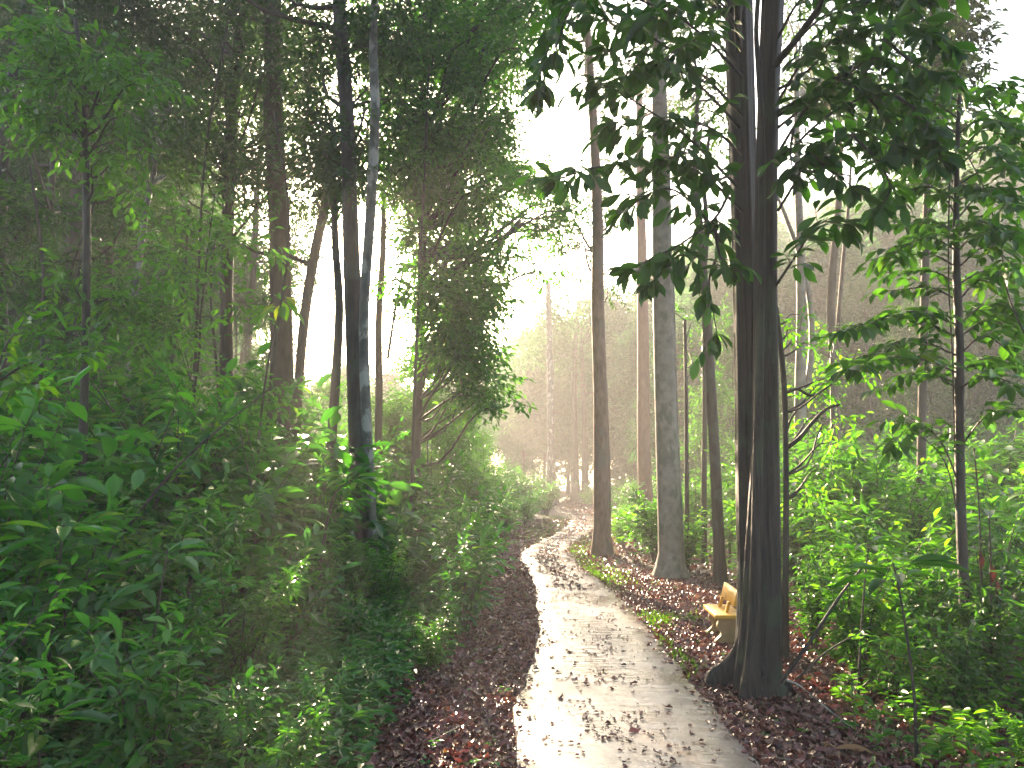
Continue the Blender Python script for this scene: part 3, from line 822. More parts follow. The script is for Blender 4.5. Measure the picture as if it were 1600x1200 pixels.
traced_tree('thin_dark_tree', 'thin dark stem with side branches hugging the right side of the big dark tree', 'bark_dark', [(1226, 1000, 5.5), (1228, 860, 5), (1228, 720, 4.5), (1225, 600, 4.5), (1215, 500, 4), (1206, 430, 3), (1208, 330, 2.5)], 7.7, 16,
            poly_clumps(pr, [(1240, 590), (1330, 560), (1340, 660), (1260, 690)], 7, -.2, .8, .10, .17) + poly_clumps(pr, [(1240, 490), (1260, 480), (1265, 540), (1230, 550)], 4, -.1, .3, .08, .12) + poly_clumps(pr, [(1235, 700), (1300, 690), (1300, 790), (1240, 770)], 4, -.1, .4, .1, .15), 1.3,
            extra=[([(1229, 700, 4), (1250, 684, 3.5), (1268, 662, 3), (1290, 640, 2.5), (1312, 632, 1.8)], 7.7), ([(1226, 615, 3), (1245, 608, 2.5), (1270, 618, 2), (1300, 600, 1.5)], 7.7)],
            leafm='leaf_bright', leaf=.085, sides=8, dens=380, tmpl=LEAF_C, sprayl=2.4, lpk=5)
traced_tree('leaning_tree', 'grey trunk that bends at its foot, right of the big dark tree', 'bark_grey', [(1277, 885, 13), (1266, 840, 11), (1254, 770, 9.5), (1250, 650, 9), (1252, 500, 7.5), (1250, 380, 6.5), (1246, 260, 5.5), (1244, 100, 4)], 15, 17,
            poly_clumps(pr, [(1220, 0), (1330, 0), (1330, 160), (1230, 180)], 12, 0, 2.5, .35, .6), 1.4, extra=[([(1251, 640, 5), (1266, 575, 5), (1268, 500, 4.5), (1256, 420, 4), (1232, 350, 3.5), (1212, 300, 2.5)], 15)])
traced_tree('slender_tree', 'pair of thin misty grey stems left of the layered sapling', 'bark_far', [(1318, 860, 8), (1311, 760, 7), (1305, 640, 6.5), (1298, 480, 6.5), (1305, 380, 6), (1312, 280, 5), (1310, 150, 4)], 17, 18,
            poly_clumps(pr, [(1270, 20), (1380, 20), (1380, 200), (1280, 220)], 12, 0, 3, .4, .7), 1.2, extra=[([(1304, 600, 3.5), (1310, 500, 3.5), (1318, 400, 3), (1326, 320, 2.5), (1330, 250, 2)], 17)])
traced_tree('slender_tree', 'dark thin misty stem close behind the pair of grey stems', 'bark_dark', [(1298, 850, 5), (1299, 760, 5), (1302, 660, 4.5), (1300, 560, 4)], 16, 19, poly_clumps(pr, [(1270, 500), (1330, 500), (1330, 580), (1280, 590)], 5, 0, 1, .25, .4), 1.1, leafm='leaf_bright', leaf=.1)
traced_tree('slender_tree', 'very thin straight stem between the grey trunk and the forked trunk', 'bark_dark', [(1073, 880, 4), (1073, 760, 3.5), (1072, 620, 3), (1070, 500, 2.5)], 15, 20, poly_clumps(pr, [(1050, 480), (1100, 490), (1090, 560), (1060, 560)], 4, 0, 1, .15, .3), 1.1, leafm='leaf_mid', leaf=.1)
traced_tree('slender_tree', 'thin dark stem right behind the forked trunk', 'bark_dark', [(1100, 880, 5), (1100, 760, 4.5), (1101, 660, 4), (1100, 540, 3.5)], 16, 21, poly_clumps(pr, [(1080, 480), (1140, 490), (1130, 600), (1090, 600)], 6, 0, 1, .2, .35), 1.1, leafm='leaf_mid', leaf=.1)
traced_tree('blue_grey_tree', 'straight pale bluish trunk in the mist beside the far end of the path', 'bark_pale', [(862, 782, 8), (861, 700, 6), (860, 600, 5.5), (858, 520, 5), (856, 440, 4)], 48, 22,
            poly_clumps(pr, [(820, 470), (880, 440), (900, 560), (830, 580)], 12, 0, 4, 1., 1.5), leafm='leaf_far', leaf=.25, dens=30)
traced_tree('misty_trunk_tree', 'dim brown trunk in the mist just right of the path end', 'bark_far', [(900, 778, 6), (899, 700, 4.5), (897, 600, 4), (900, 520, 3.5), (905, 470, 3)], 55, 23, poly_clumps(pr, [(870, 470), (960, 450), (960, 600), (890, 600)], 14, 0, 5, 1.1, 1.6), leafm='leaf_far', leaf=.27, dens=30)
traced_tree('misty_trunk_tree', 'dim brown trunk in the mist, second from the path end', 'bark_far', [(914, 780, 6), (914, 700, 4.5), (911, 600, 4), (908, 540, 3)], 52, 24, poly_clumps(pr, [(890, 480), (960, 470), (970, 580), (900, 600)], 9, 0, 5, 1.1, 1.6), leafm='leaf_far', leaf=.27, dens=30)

# ------------------------------------------------------------------ the big dark tree on the right
def big_tree():
    rng = RS(333)
    Y0 = 6.6
    base = G(1182, 1068); loc = np.array([base[0], base[1], 0])
    wood, fol, tw = MB(), MB(), MB()
    def wrap(a): return (a + PI) % (2 * PI) - PI
    def mkfl(but, ph):
        def f(t, s):
            o = 1 + .09 * np.sin(5 * t + 1.6 * s + ph) + .035 * np.sin(11 * t - 3 * s)
            for deg, amp, wd, hh in but:
                o = o + amp * np.exp(-(wrap(t - math.radians(deg)) / wd) ** 2) * np.exp(-s / hh)
            return o
        return f
    flA = mkfl([(352, .62, .30, .022), (300, .42, .22, .03), (262, .55, .24, .028), (222, .5, .24, .03), (90, .4, .4, .03)], 0)
    flB = mkfl([(188, 2.7, .27, .034), (232, .8, .28, .03), (140, .7, .3, .02)], 1.2)
    def stem(pts, Y, dY=0, sides=64, flute=None, n=170):
        T, r = px_line(pts, Y, n, dY)
        T = np.vstack([[T[0][0], T[0][1], -.3], T]); r = np.concatenate([[r[0] * 1.15], r])
        tube(wood, T - loc, r, sides, flute)
        return T
    A = stem([(1186, 1062, 34), (1188, 1020, 31), (1191, 960, 29), (1193, 860, 26), (1196, 740, 22), (1197, 560, 18.5), (1197, 380, 17), (1201, 160, 16), (1208, 0, 17), (1214, -160, 15), (1218, -400, 12)], Y0 - .05, flute=flA)
    B = stem([(1166, 1050, 20), (1169, 980, 17), (1170, 900, 16.5), (1168, 760, 17), (1167, 560, 18.5), (1164, 380, 19.5), (1159, 220, 20.5), (1154, 60, 21.5), (1151, -100, 20), (1140, -400, 14)], Y0 + .22, flute=flB)
    # pale slim vine-like stem running up the front
    stem([(1176, 1064, 15), (1178, 1000, 10), (1181, 900, 8.5), (1184, 740, 8), (1187, 560, 7), (1190, 380, 6), (1191, 230, 5), (1186, 120, 4.5), (1182, 40, 4), (1190, -60, 4)], Y0 - .2, 0, 12, lambda t, s: 1 + .06 * np.sin(3 * t), 60)
    # --- leafy branches: polyline in px, depth from, depth to, leaf scale
    BR = [
     ([(1160, 330), (1090, 268), (1000, 256), (930, 262), (868, 282)], 6.4, 5.2),
     ([(1160, 300), (1080, 220), (1010, 170), (960, 140), (930, 130)], 6.5, 5.4),
     ([(1160, 180), (1090, 110), (1020, 60), (950, 30), (900, 5)], 6.5, 5.2),
     ([(1160, 120), (1080, 40), (1000, 0), (920, -30), (880, -20)], 6.6, 5.6),
     ([(1160, 240), (1110, 200), (1060, 190), (1010, 215), (960, 190)], 6.4, 5.6),
     ([(1155, 200), (1110, 150), (1060, 110), (1000, 110), (950, 80)], 6.4, 5.5),
     ([(1155, 260), (1120, 280), (1080, 240), (1040, 250)], 6.3, 5.6),
     ([(1150, 100), (1110, 60), (1070, 70), (1030, 100)], 6.3, 5.3),
     ([(1150, 420), (1110, 350), (1060, 300), (1020, 300), (975, 330)], 6.3, 5.5),
     ([(1140, 300), (1118, 340), (1080, 370), (1040, 395), (985, 420)], 6.3, 5.4),
     ([(1118, 340), (1090, 400), (1060, 400), (1020, 440)], 6.1, 5.6),
     ([(1118, 340), (1120, 400), (1108, 440), (1120, 520)], 6.1, 5.8),
     ([(1150, 0), (1090, -40), (1020, -50), (960, -60)], 6.4, 5.4),
     ([(1160, 60), (1120, 0), (1060, 10), (1000, 40)], 6.2, 5.0),
     ([(1115, 350), (1125, 400), (1140, 420)], 6., 5.8),
     ([(900, -10), (880, 40), (868, 80)], 5.4, 5.4),
     ([(1140, -30), (1000, -60), (900, -20), (862, 60), (838, 140)], 6.2, 5.6),
     # right side
     ([(1215, 160), (1260, 90), (1320, 60), (1390, 40), (1450, 60)], 6.4, 5.2),
     ([(1215, 100), (1280, 30), (1350, 0), (1420, 10), (1480, 70)], 6.4, 5.3),
     ([(1215, 260), (1270, 200), (1330, 160), (1400, 150), (1450, 200)], 6.4, 5.3),
     ([(1215, 240), (1260, 170), (1310, 130), (1370, 90), (1430, 130)], 6.4, 5.6),
     ([(1215, 300), (1250, 250), (1300, 220), (1350, 210), (1400, 230)], 6.4, 5.4),
     ([(1215, 200), (1240, 180), (1280, 150), (1340, 110)], 6.5, 6.0),
     ([(1215, 60), (1250, 0), (1300, -30), (1380, -30), (1440, 0)], 6.4, 5.4),
     ([(1215, 330), (1245, 280), (1262, 240), (1290, 260), (1330, 290)], 6.3, 5.5),
     ([(1330, 210), (1370, 250), (1390, 290), (1380, 320)], 5.5, 5.3),
     ([(1400, 150), (1440, 180), (1460, 220), (1470, 250)], 5.4, 5.2),
     ([(1300, 120), (1340, 140), (1390, 190), (1420, 240)], 5.9, 5.4),
     ([(1215, 140), (1250, 120), (1290, 80), (1310, 20)], 6.4, 5.6),
     ([(1330, 20), (1380, -10), (1430, -30)], 5.8, 5.4),
     ([(1380, 60), (1430, 100), (1480, 120)], 5.6, 5.3),
     ([(1210, 450), (1240, 405), (1280, 350), (1320, 350)], 6.5, 5.7),
     ([(1240, 200), (1235, 240), (1240, 270)], 6.2, 6.),
    ]
    for pts, y0, y1 in BR:
        s = smoothpts(np.array(pts, float), 16)
        pl = np.array([P(a, b, y0 + (y1 - y0) * k / 15) for k, (a, b) in enumerate(s)])
        tube(wood, pl - loc, np.linspace(.014, .004, 16), 6)
        O, D = [], []
        length = np.linalg.norm(np.diff(pl, axis=0), axis=1).sum()
        m = int(length / .10 * (.6 if pts[-1][1] > 400 else (.8 if pts[-1][0] < 1150 else 1)))
        for q in range(m):
            f = 2.5 + 12.4 * (q + rng.uniform(0, 1)) / m; i0 = int(f); pt = pl[i0] + (pl[min(i0 + 1, 15)] - pl[i0]) * (f - i0)
            tg = nrm(pl[min(i0 + 1, 15)] - pl[i0 - 1])
            sd = np.cross(tg, UP) * (1 if q % 2 else -1)
            d = tg * .6 + sd * rng.uniform(.4, 1.1) + np.array([0, 0, rng.uniform(-.35, .35)]) + rng.normal(0, .2, 3)
            O.append(pt - loc); D.append(d)
        O, D = np.array(O), np.array(D)
        sprays(fol, wood, rng, O, D, rng.uniform(.10, .34, len(O)), 5, .18, .36, LEAF_L, .5, 1., .0045, .25, True, .5)
        # whorl at the tip
        e = pl[-1] - loc; dd = nrm(pl[-1] - pl[-3])
        w = rng.normal(0, .6, (8, 3)) + dd * .9 + np.array([0, 0, -.35])
        leaves(fol, LEAF_L, np.repeat(e[None], 8, 0), w, UP + rng.normal(0, .4, (8, 3)), rng.uniform(.15, .22, 8), rng.uniform(.055, .075, 8), rng.uniform(0, 1, 8))
    # upper crown above the frame, widened to shade the foreground
    cs = []
    for q in range(48):
        a = rng.uniform(0, 2 * PI); ra = rng.uniform(.5, 4.2)
        p_ = np.array([base[0] + math.cos(a) * ra, base[1] + .3 + math.sin(a) * ra, rng.uniform(6.6, 10.5)])
        if p_[2] > 2.6 + .66 * p_[1]: cs.append(p_)
    cs = np.array(cs)
    lf = cs[:, 0] < base[0]
    limbs(wood, rng, B - loc, cs[lf] - loc, .12); limbs(wood, rng, A - loc, cs[~lf] - loc, .12)
    clump_foliage(fol, wood, rng, cs - loc, np.full(len(cs), .6), 60, .18, 5, tmpl=LEAF_L, slen=1.6)
    root_ = thing('big_dark_tree', 'large almost black twin-stemmed tree with fluted base beside the path and bench', 'tree', tuple(loc))
    wood.build('trunk', M['bark_black'], root_, True); fol.build('crown', M['leaf_broad'], root_)
big_tree()

# ------------------------------------------------------------------ layered sapling, front right
def layered_sapling(name, label, pts, Y, branches, leaf, seed, leafm, k=9, cat='tree', bark='bark_dark', aspect=.45, tmpl=LEAF_A, twl=.2):
    rng = RS(seed)
    T, r = px_line(pts, Y)
    T = np.vstack([[T[0][0], T[0][1], -.15], T]); r = np.concatenate([[r[0]], r])
    loc = np.array([T[0][0], T[0][1], 0])
    wood, fol = MB(), MB()
    tube(wood, T - loc, r, 10)
    for bp, y0, y1 in branches:
        s = smoothpts(np.array(bp, float), 12)
        pl = np.array([P(a, b, y0 + (y1 - y0) * q / 11) for q, (a, b) in enumerate(s)])
        tube(wood, pl - loc, np.linspace(.009, .003, 12), 5)
        ln = np.linalg.norm(np.diff(pl, axis=0), axis=1).sum()
        m = max(3, int(ln / .085)); O, D = [], []
        for q in range(m):
            f = 1.5 + 9.4 * (q + rng.uniform(0, 1)) / m; i0 = int(f); pt = pl[i0] + (pl[min(i0 + 1, 11)] - pl[i0]) * (f - i0)
            tg = nrm(pl[min(i0 + 1, 11)] - pl[i0 - 1]); sd = np.cross(tg, UP) * (1 if q % 2 else -1)
            O.append(pt - loc); D.append(tg * .7 + sd * rng.uniform(.4, 1.) + np.array([0, 0, rng.uniform(-.15, .2)]))
        O.append(pl[-1] - loc); D.append(pl[-1] - pl[-3])
        sprays(fol, wood, rng, np.array(O), np.array(D), rng.uniform(.5, 1.4, len(O)) * twl, k - 4, leaf, aspect, tmpl, .35, 1., .003, .25, True, .3)
    root = thing(name, label, cat, tuple(loc))
    wood.build('trunk', M[bark], root, True); fol.build('crown', M[leafm], root)
rr_ = RS(71)
BRS = []
for y0_ in list(range(150, 470, 26)) + [500, 520, 548, 575, 600]:
    for sd in (-1, 1):
        L = rr_.uniform(75, 130) if y0_ > 480 or y0_ < 330 else rr_.uniform(55, 110)
        if sd < 0 and 495 < y0_ < 580: L = 165
        dd = rr_.uniform(-1.1, .9)
        BRS.append(([(1497, y0_ + 8), (1497 + sd * L * .45, y0_ - 18 + rr_.uniform(-8, 8)), (1497 + sd * L, y0_ + rr_.uniform(-12, 26))], 6.4, 6.4 + dd))
BRS += [([(1500, 760), (1470, 690), (1430, 660), (1400, 690)], 6.4, 6.2), ([(1500, 700), (1540, 650), (1580, 640)], 6.4, 6.1)]
layered_sapling('layered_sapling', 'slim straight sapling with layered leafy side branches, right of the big dark tree',
    [(1512, 1080, 9), (1508, 960, 8), (1502, 820, 7.5), (1499, 680, 7), (1499, 540, 6.5), (1494, 400, 5.5), (1495, 260, 4), (1500, 120, 3)], 6.4, BRS, .135, 72, 'leaf_mid')
# spiky high tree top right, behind the sapling
traced_tree('spiky_leaved_tree', 'misty tree with narrow spiky leaves in the top right corner', 'bark_far', [(1440, 900, 7), (1440, 700, 6.5), (1445, 450, 6), (1450, 250, 5), (1455, 60, 4), (1460, -100, 3)], 11, 25,
            poly_clumps(pr, [(1390, -60), (1520, -60), (1535, 60), (1505, 130), (1420, 160)], 26, -.6, 1.2, .18, .32) + poly_clumps(pr, [(1380, 150), (1500, 140), (1490, 330), (1390, 330)], 14, 0, 1.2, .2, .36), 1.1, leafm='leaf_canopy', leaf=.13, dens=300, sprayl=1.8)

# palm-like seedlings and small stems, front right
def rosette_plant(name, label, pts, Y, n, leaf, aspect, seed, leafm, droop=.3, up=.3):
    rng = RS(seed)
    T, r = px_line(pts, Y, 12); loc = np.array([T[0][0], T[0][1], 0])
    T = np.vstack([[T[0][0], T[0][1], -.05], T]); r = np.concatenate([[r[0]], r])
    st, fol = MB(), MB(); tube(st, T - loc, r * np.linspace(.8, .45, len(r)), 7)
    a = np.arange(n) / n * 2 * PI + rng.normal(0, .25, n)
    d = np.stack([np.cos(a), np.sin(a), up + rng.normal(0, .2, n)], -1)
    s0 = T[-1] - loc - np.array([0, 0, 1]) * rng.uniform(0, .12, (n, 1)); s1 = s0 + nrm(d) * leaf * .3
    twigs(st, s0, s1, .003)
    L = leaf * rng.uniform(.75, 1.15, n)
    d2 = nrm(d); d2[:, 2] -= droop
    leaves(fol, LEAF_A, s1, d2, UP + rng.normal(0, .15, (n, 3)), L, L * aspect, rng.uniform(.2, 1, n))
    root = thing(name, label, 'plant', tuple(loc), None)
    fol.build('leaf', M[leafm], root); st.build('stem', M['twig'], root)
rosette_plant('large_leaved_seedling', 'dark seedling with long arching leaves on a tall thin stem, right foreground', [(1432, 1180, 4), (1428, 1080, 3.5), (1412, 960, 3), (1396, 880, 2.5)], 4.9, 9, .33, .27, 81, 'leaf_broad')
rosette_plant('large_leaved_seedling', 'thin upright seedling with few leaves next to the leaning stick', [(1341, 1080, 3), (1345, 1000, 2.5), (1352, 900, 2.5), (1358, 850, 2)], 6.3, 7, .2, .4, 82, 'leaf_broad')
rosette_plant('large_leaved_seedling', 'broad leaved seedling in the bright shrubs by the right edge', [(1560, 1100, 3), (1550, 1000, 3), (1548, 880, 3), (1545, 800, 2)], 6.8, 8, .24, .38, 83, 'leaf_mid')
rosette_plant('large_leaved_seedling', 'big glossy leaved plant at the lower left corner', [(60, 1330, 5), (60, 1230, 4), (64, 1120, 3)], 3.6, 10, .24, .36, 84, 'leaf_dark')
rosette_plant('large_leaved_seedling', 'plant with long pale green arching leaves at the left edge, halfway up', [(60, 1150, 4), (80, 1000, 3), (100, 820, 3)], 5.0, 10, .30, .3, 85, 'leaf_dark')
rosette_plant('large_leaved_seedling', 'plant with long arching leaves in the middle of the left thicket', [(230, 1150, 4), (240, 1000, 3), (262, 860, 3)], 5.2, 9, .30, .3, 86, 'leaf_dark')
rosette_plant('large_leaved_seedling', 'lone plant holding drooping bright leaves in front of the brown trunk', [(520, 1000, 3), (500, 900, 3), (520, 780, 3), (548, 750, 2)], 9.0, 8, .34, .36, 87, 'leaf_bright', .4)
rosette_plant('large_leaved_seedling', 'tall plant with drooping pale leaves under the low sun', [(400, 900, 4), (404, 700, 3), (420, 560, 3), (440, 470, 2)], 9.5, 9, .30, .34, 88, 'leaf_bright', .9)
rosette_plant('large_leaved_seedling', 'umbrella-shaped pale seedling beside the brown trunk at the bend', [(918, 700, 2), (918, 680, 2), (917, 670, 2)], 17.2, 8, .34, .45, 89, 'leaf_bright', .2) if False else None
# bright foreground sprig at the left edge
layered_sapling('bright_sprig_sapling', 'thin sapling with bright green feathery leaves at the left edge', [(-60, 1100, 5), (-40, 800, 4), (-20, 640, 3), (10, 560, 2.5)], 4.6,
    [([(-10, 600), (40, 570), (90, 560), (135, 552)], 4.6, 4.4), ([(-20, 640), (10, 620), (30, 600), (45, 600)], 4.6, 4.4), ([(-10, 600), (10, 540), (40, 500)], 4.6, 4.8)], .10, 91, 'leaf_bright', 9, 'sapling', 'twig', .4, LEAF_A, .12)

# ------------------------------------------------------------------ fallen and leaning sticks, lianas
def stick(name, label, pts, r0, r1, cat, mat='twig', n=16):
    pl = smoothpts(np.array(pts), n); loc = pl[0].copy()
    mb = MB(); tube(mb, pl - loc, np.linspace(r0, r1, n), 6)
    o = mb.build(name, M[mat], None, True); o.location = tuple(loc)
    return tag(o, label, cat)
stick('leaning_stick', 'bare dark stick leaning up out of the left thicket', [P(180, 850, 7), P(265, 742, 7.2), (P(345, 668, 7.4)), P(432, 600, 7.8)], .016, .006, 'stick', 'bark_black')
stick('leaning_stick', 'thick bare stick leaning to the right from the foot of the big dark tree', [P(1216, 1072, 6.1), P(1262, 1008, 6.1), P(1310, 935, 6.2), P(1352, 880, 6.3)], .018, .008, 'stick', 'bark_black')
stick('leaning_stick', 'thin curved stick arching low from the roots towards the right', [P(1245, 1062, 6.2), P(1290, 1020, 6.2), P(1340, 990, 6.3), P(1372, 975, 6.5)], .009, .004, 'stick')
stick('leaning_stick', 'fallen thin pale stick in front of the big tree roots', [P(1228, 1062, 5.9), P(1250, 1072, 5.8), P(1290, 1105, 5.4), P(1330, 1130, 5.2) + [0, 0, -.03]], .007, .004, 'stick', 'bark_pale')
stick('hanging_liana', 'thin liana hanging beside the layered sapling on its left', [P(1484, 250, 6.3), P(1482, 420, 6.3), P(1488, 560, 6.35), P(1492, 700, 6.38)], .007, .006, 'liana')
stick('hanging_liana', 'looping liana right of the layered sapling', [P(1600, 520, 6.3), P(1575, 460, 6.4), P(1562, 380, 6.4), P(1540, 300, 6.4), P(1510, 240, 6.4)], .008, .005, 'liana')
stick('bare_sapling', 'bare thin stem standing in the bright shrubs by the right edge', [P(1530, 1080, 6.6), P(1534, 950, 6.6), P(1530, 800, 6.6), P(1522, 700, 6.6)], .011, .006, 'stem', 'bark_dark')
stick('bare_sapling', 'arching bare twig reaching left over the bright shrubs', [P(1498, 812, 6.4), P(1480, 730, 6.4), P(1450, 690, 6.4), P(1410, 670, 6.4)], .008, .003, 'stem')
rngv = RS(55)
for k, (px, d) in enumerate([(22, 11), (70, 12), (92, 12.5), (235, 12), (290, 13), (326, 14), (410, 12), (640, 14)]):
    a = P(px, 860, d); h = rngv.uniform(6, 10)
    pts = [a * [1, 1, 0], a * [1, 1, 0] + [rngv.uniform(-.2, .2), 0, h * .4], a * [1, 1, 0] + [rngv.uniform(-.3, .3), .2, h * .75], a * [1, 1, 0] + [rngv.uniform(-.4, .4), 0, h]]
    stick('bare_sapling', 'thin bare dark stem among the trunks of the left forest', pts, .035, .018, 'stem', 'bark_dark')['group'] = 'thin stems in the left forest'
# yellow dead leaf lying at the bottom right, dark hanging dead leaves
def dead_leaf(label, p, d, n, L, W, t, mat='dead_leaf'):
    mb = MB(); leaves(mb, LEAF_A, np.zeros((1, 3)), np.array([d], float), np.array([n], float), L, W, np.array([t]))
    o = mb.build('dead_leaf', M[mat]); o.location = tuple(p)
    return tag(o, label, 'leaf', 'single dead leaves')
g = G(1304, 1182); dead_leaf('long curled yellow leaf lying on the litter at the bottom right', g + [0, 0, .05], (1, -.12, 0), (0, -.5, 1), .26, .05, 1)
g = G(1038, 1037); dead_leaf('bright red brown leaf lying on the right half of the path', g + [0, 0, .05], (1, .3, 0), (0, 0, 1), .07, .05, .3, 'litter')
for k, (px, py) in enumerate([(1548, 880), (1556, 905), (1583, 925), (1530, 860)]):
    dead_leaf('dark withered leaf hanging by the right edge', P(px, py, 6.5), (.1, 0, -1), (0, -1, .2), .17, .05, .1, 'litter')

# ------------------------------------------------------------------ benches
def board(mb, prof, thick, axis_u, axis_v, axis_w, org):
    """closed outline prof (u,v) extruded along w"""
    prof = np.array(prof, float); n = len(prof)
    u, v, w, o = map(np.asarray, (axis_u, axis_v, axis_w, org))
    A = o + prof[:, :1] * u + prof[:, 1:] * v
    B = A + w * thick
    c0, c1 = A.mean(0), B.mean(0)
    V = np.vstack([A, B, c0, c1])
    q = [[i, (i + 1) % n, n + (i + 1) % n, n + i] for i in range(n)]
    t = [[(i + 1) % n, i, 2 * n] for i in range(n)] + [[n + i, n + (i + 1) % n, 2 * n + 1] for i in range(n)]
    mb.add(V, t, q)
def bench(label, loc, rz, s, Lb=1.25, H=.40):
    root = thing('garden_bench', label, 'bench', tuple(loc)); root.rotation_euler = (0, 0, rz); root.scale = (s, s, s)
    D, th = (.42 if Lb > 1 else .30), .04
    ex, ey, ez = np.eye(3)
    def finish(mb, name, mat):
        o = mb.build(name, M[mat], root)
        bv = o.modifiers.new('bevel', 'BEVEL'); bv.width = .006; bv.segments = 2; bv.limit_method = 'ANGLE'
        return o
    m1 = MB(); board(m1, [(-Lb / 2, 0), (Lb / 2, 0), (Lb / 2, D), (-Lb / 2, D)], th, ex, ey, ez, (0, 0, H - th)); finish(m1, 'seat', 'bench_yellow')
    # curvy slab legs
    t = np.linspace(0, 1, 15)
    wv = .5 * D - .015 - .035 * np.sin(t * PI) ** 2 + .022 * np.cos(t * 3.2 * PI) - .012 
    prof = [(D / 2 - w, z) for w, z in zip(wv, t * (H - th))] + [(D / 2 + w, z) for w, z in zip(wv[::-1], t[::-1] * (H - th))]
    for x in (-Lb / 2 + .08, Lb / 2 - .15):
        m2 = MB(); board(m2, prof, .07, ey, ez, ex, (x, 0, 0)); finish(m2, 'leg', 'bench_ochre')
    m3 = MB(); board(m3, [(-Lb / 2 + .15, 0), (Lb / 2 - .15, 0), (Lb / 2 - .15, .26), (-Lb / 2 + .15, .26)], .04, ex, (0, .02, .24), (0, .24 / .24, 0), (0, D / 2 - .02, .10)) if False else None
    m4 = MB(); bv_ = np.array([0, .27, .963]); bn = np.array([0, .963, -.27])
    board(m4, [(-Lb / 2 + .02, 0), (Lb / 2 - .02, 0), (Lb / 2 - .02, .17), (-Lb / 2 + .02, .17)], .035, ex, bv_, bn, (0, D - .105, H + .09)); finish(m4, 'backrest', 'bench_yellow')
    for x in (-Lb / 2 + .16, Lb / 2 - .20):
        m5 = MB(); board(m5, [(0, 0), (.045, 0), (.045, .13), (0, .13)], .03, ex, bv_, bn, (x, D - .165, H - .005)); finish(m5, 'back_support', 'bench_yellow')
# seat front-left corner seen at (1100,942), near leg foot at (1117,997)
bench('yellow painted bench with curved slab legs half hidden behind the big dark tree', (2.17, 8.33 + .37, .0), math.radians(-94), 1., .72, .30)
gb = G(812, 830)
bench('small faraway yellow bench at the edge of the bushes left of the path bend', (gb[0] - .2, gb[1], 0), math.radians(75), .9)

# ------------------------------------------------------------------ haze
mb = MB()
x0, x1, y0, y1, z0, z1 = -200, 200, -50, 285, -1.6, 31
V = [(x, y, z) for z in (z0, z1) for (x, y) in ((x0, y0), (x1, y0), (x1, y1), (x0, y1))]
mb.add(V, None, [[3, 2, 1, 0], [4, 5, 6, 7], [0, 1, 5, 4], [1, 2, 6, 5], [2, 3, 7, 6], [3, 0, 4, 7]])
m, nt, out = newmat('haze_air')
pv = nt.nodes.new('ShaderNodeVolumePrincipled')
pv.inputs['Color'].default_value = (.96, .95, .95, 1); pv.inputs['Density'].default_value = .003; pv.inputs['Anisotropy'].default_value = .3
nt.links.new(pv.outputs[0], out.inputs['Volume'])
tag(mb.build('haze', m), 'pale morning mist hanging through the whole forest', 'haze', kind='stuff')

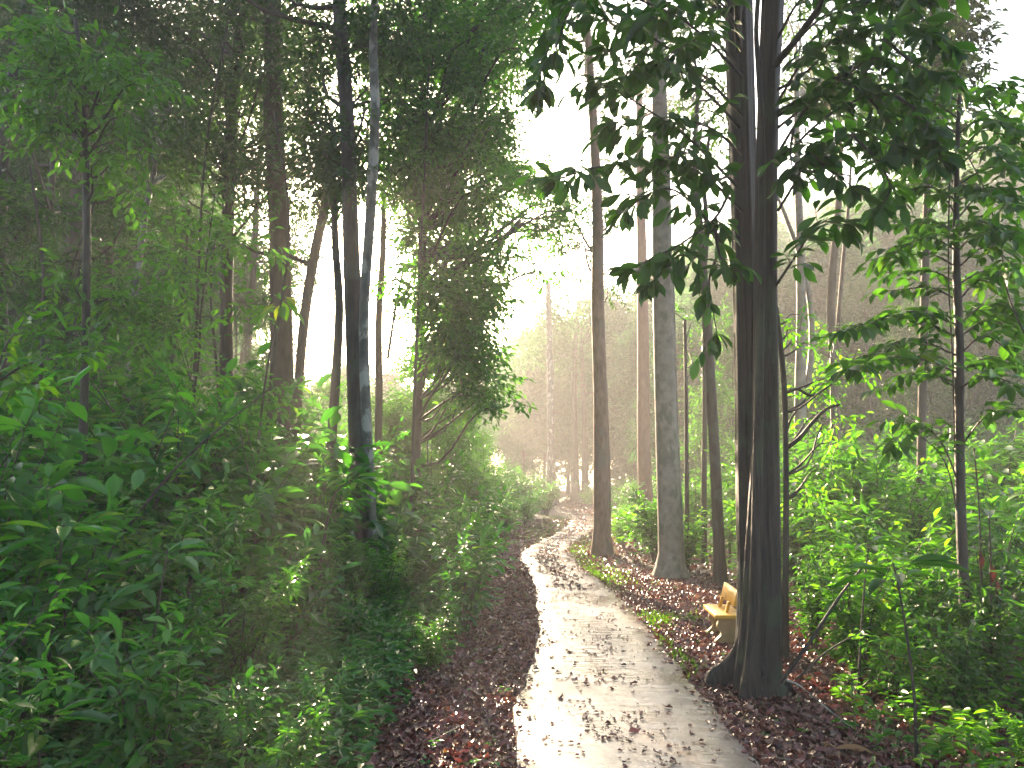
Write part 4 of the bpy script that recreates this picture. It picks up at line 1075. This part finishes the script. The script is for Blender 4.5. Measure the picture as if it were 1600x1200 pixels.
# ------------------------------------------------------------------ light
AZ, EL = math.radians(-13.6), math.radians(17.0)
S = Vector((math.sin(AZ) * math.cos(EL), math.cos(AZ) * math.cos(EL), math.sin(EL)))
sun = bpy.data.lights.new('sun', 'SUN'); sun.energy = 4.5; sun.angle = math.radians(.53); sun.color = (1, .76, .52)
so = bpy.data.objects.new('sun', sun); C.objects.link(so); so.rotation_euler = S.to_track_quat('Z', 'Y').to_euler()
w = bpy.data.worlds.new('World'); bpy.context.scene.world = w; w.use_nodes = True
nt = w.node_tree; nt.nodes.clear()
out = nt.nodes.new('ShaderNodeOutputWorld'); bg = nt.nodes.new('ShaderNodeBackground')
sky = nt.nodes.new('ShaderNodeTexSky'); sky.sky_type = 'NISHITA'; sky.sun_disc = False
sky.sun_elevation = EL; sky.sun_rotation = AZ; sky.dust_density = 5; sky.air_density = 1; sky.ozone_density = 1
geo = nt.nodes.new('ShaderNodeTexCoord'); dp = nt.nodes.new('ShaderNodeVectorMath'); dp.operation = 'DOT_PRODUCT'
nt.links.new(geo.outputs['Generated'], dp.inputs[0]); dp.inputs[1].default_value = tuple(S)
def glow(power, amp, prev, colr):
    a = nt.nodes.new('ShaderNodeMath'); a.operation = 'MAXIMUM'; a.inputs[1].default_value = 0; nt.links.new(dp.outputs['Value'], a.inputs[0])
    b = nt.nodes.new('ShaderNodeMath'); b.operation = 'POWER'; b.inputs[1].default_value = power; nt.links.new(a.outputs[0], b.inputs[0])
    c = nt.nodes.new('ShaderNodeVectorMath'); c.operation = 'SCALE'; c.inputs[0].default_value = tuple(amp * k for k in colr); nt.links.new(b.outputs[0], c.inputs['Scale'])
    d = nt.nodes.new('ShaderNodeVectorMath'); d.operation = 'ADD'; nt.links.new(c.outputs[0], d.inputs[0]); nt.links.new(prev, d.inputs[1])
    return d.outputs[0]
hs = nt.nodes.new('ShaderNodeHueSaturation'); hs.inputs['Saturation'].default_value = 1.0
nt.links.new(sky.outputs[0], hs.inputs['Color']); nt.links.new(glow(900, 40, glow(55, 3.0, hs.outputs[0], (1, .66, .40)), (1, .62, .34)), bg.inputs[0]); bg.inputs[1].default_value = .12
nt.links.new(bg.outputs[0], out.inputs[0])
sc = bpy.context.scene
sc.view_settings.view_transform = 'Standard'; sc.view_settings.look = 'None'
sc.view_settings.exposure = 3.0; sc.view_settings.gamma = 1
sc.render.engine = 'CYCLES'
cy = sc.cycles
cy.use_denoising = True; cy.denoiser = 'OPENIMAGEDENOISE'; cy.denoising_input_passes = 'RGB_ALBEDO_NORMAL'
cy.max_bounces = 7; cy.diffuse_bounces = 4; cy.glossy_bounces = 2; cy.transmission_bounces = 4; cy.volume_bounces = 1; cy.transparent_max_bounces = 4
cy.sample_clamp_indirect = 6; cy.sample_clamp_direct = 0
cy.use_adaptive_sampling = True; cy.adaptive_threshold = .02
print('objects', len(bpy.data.objects))
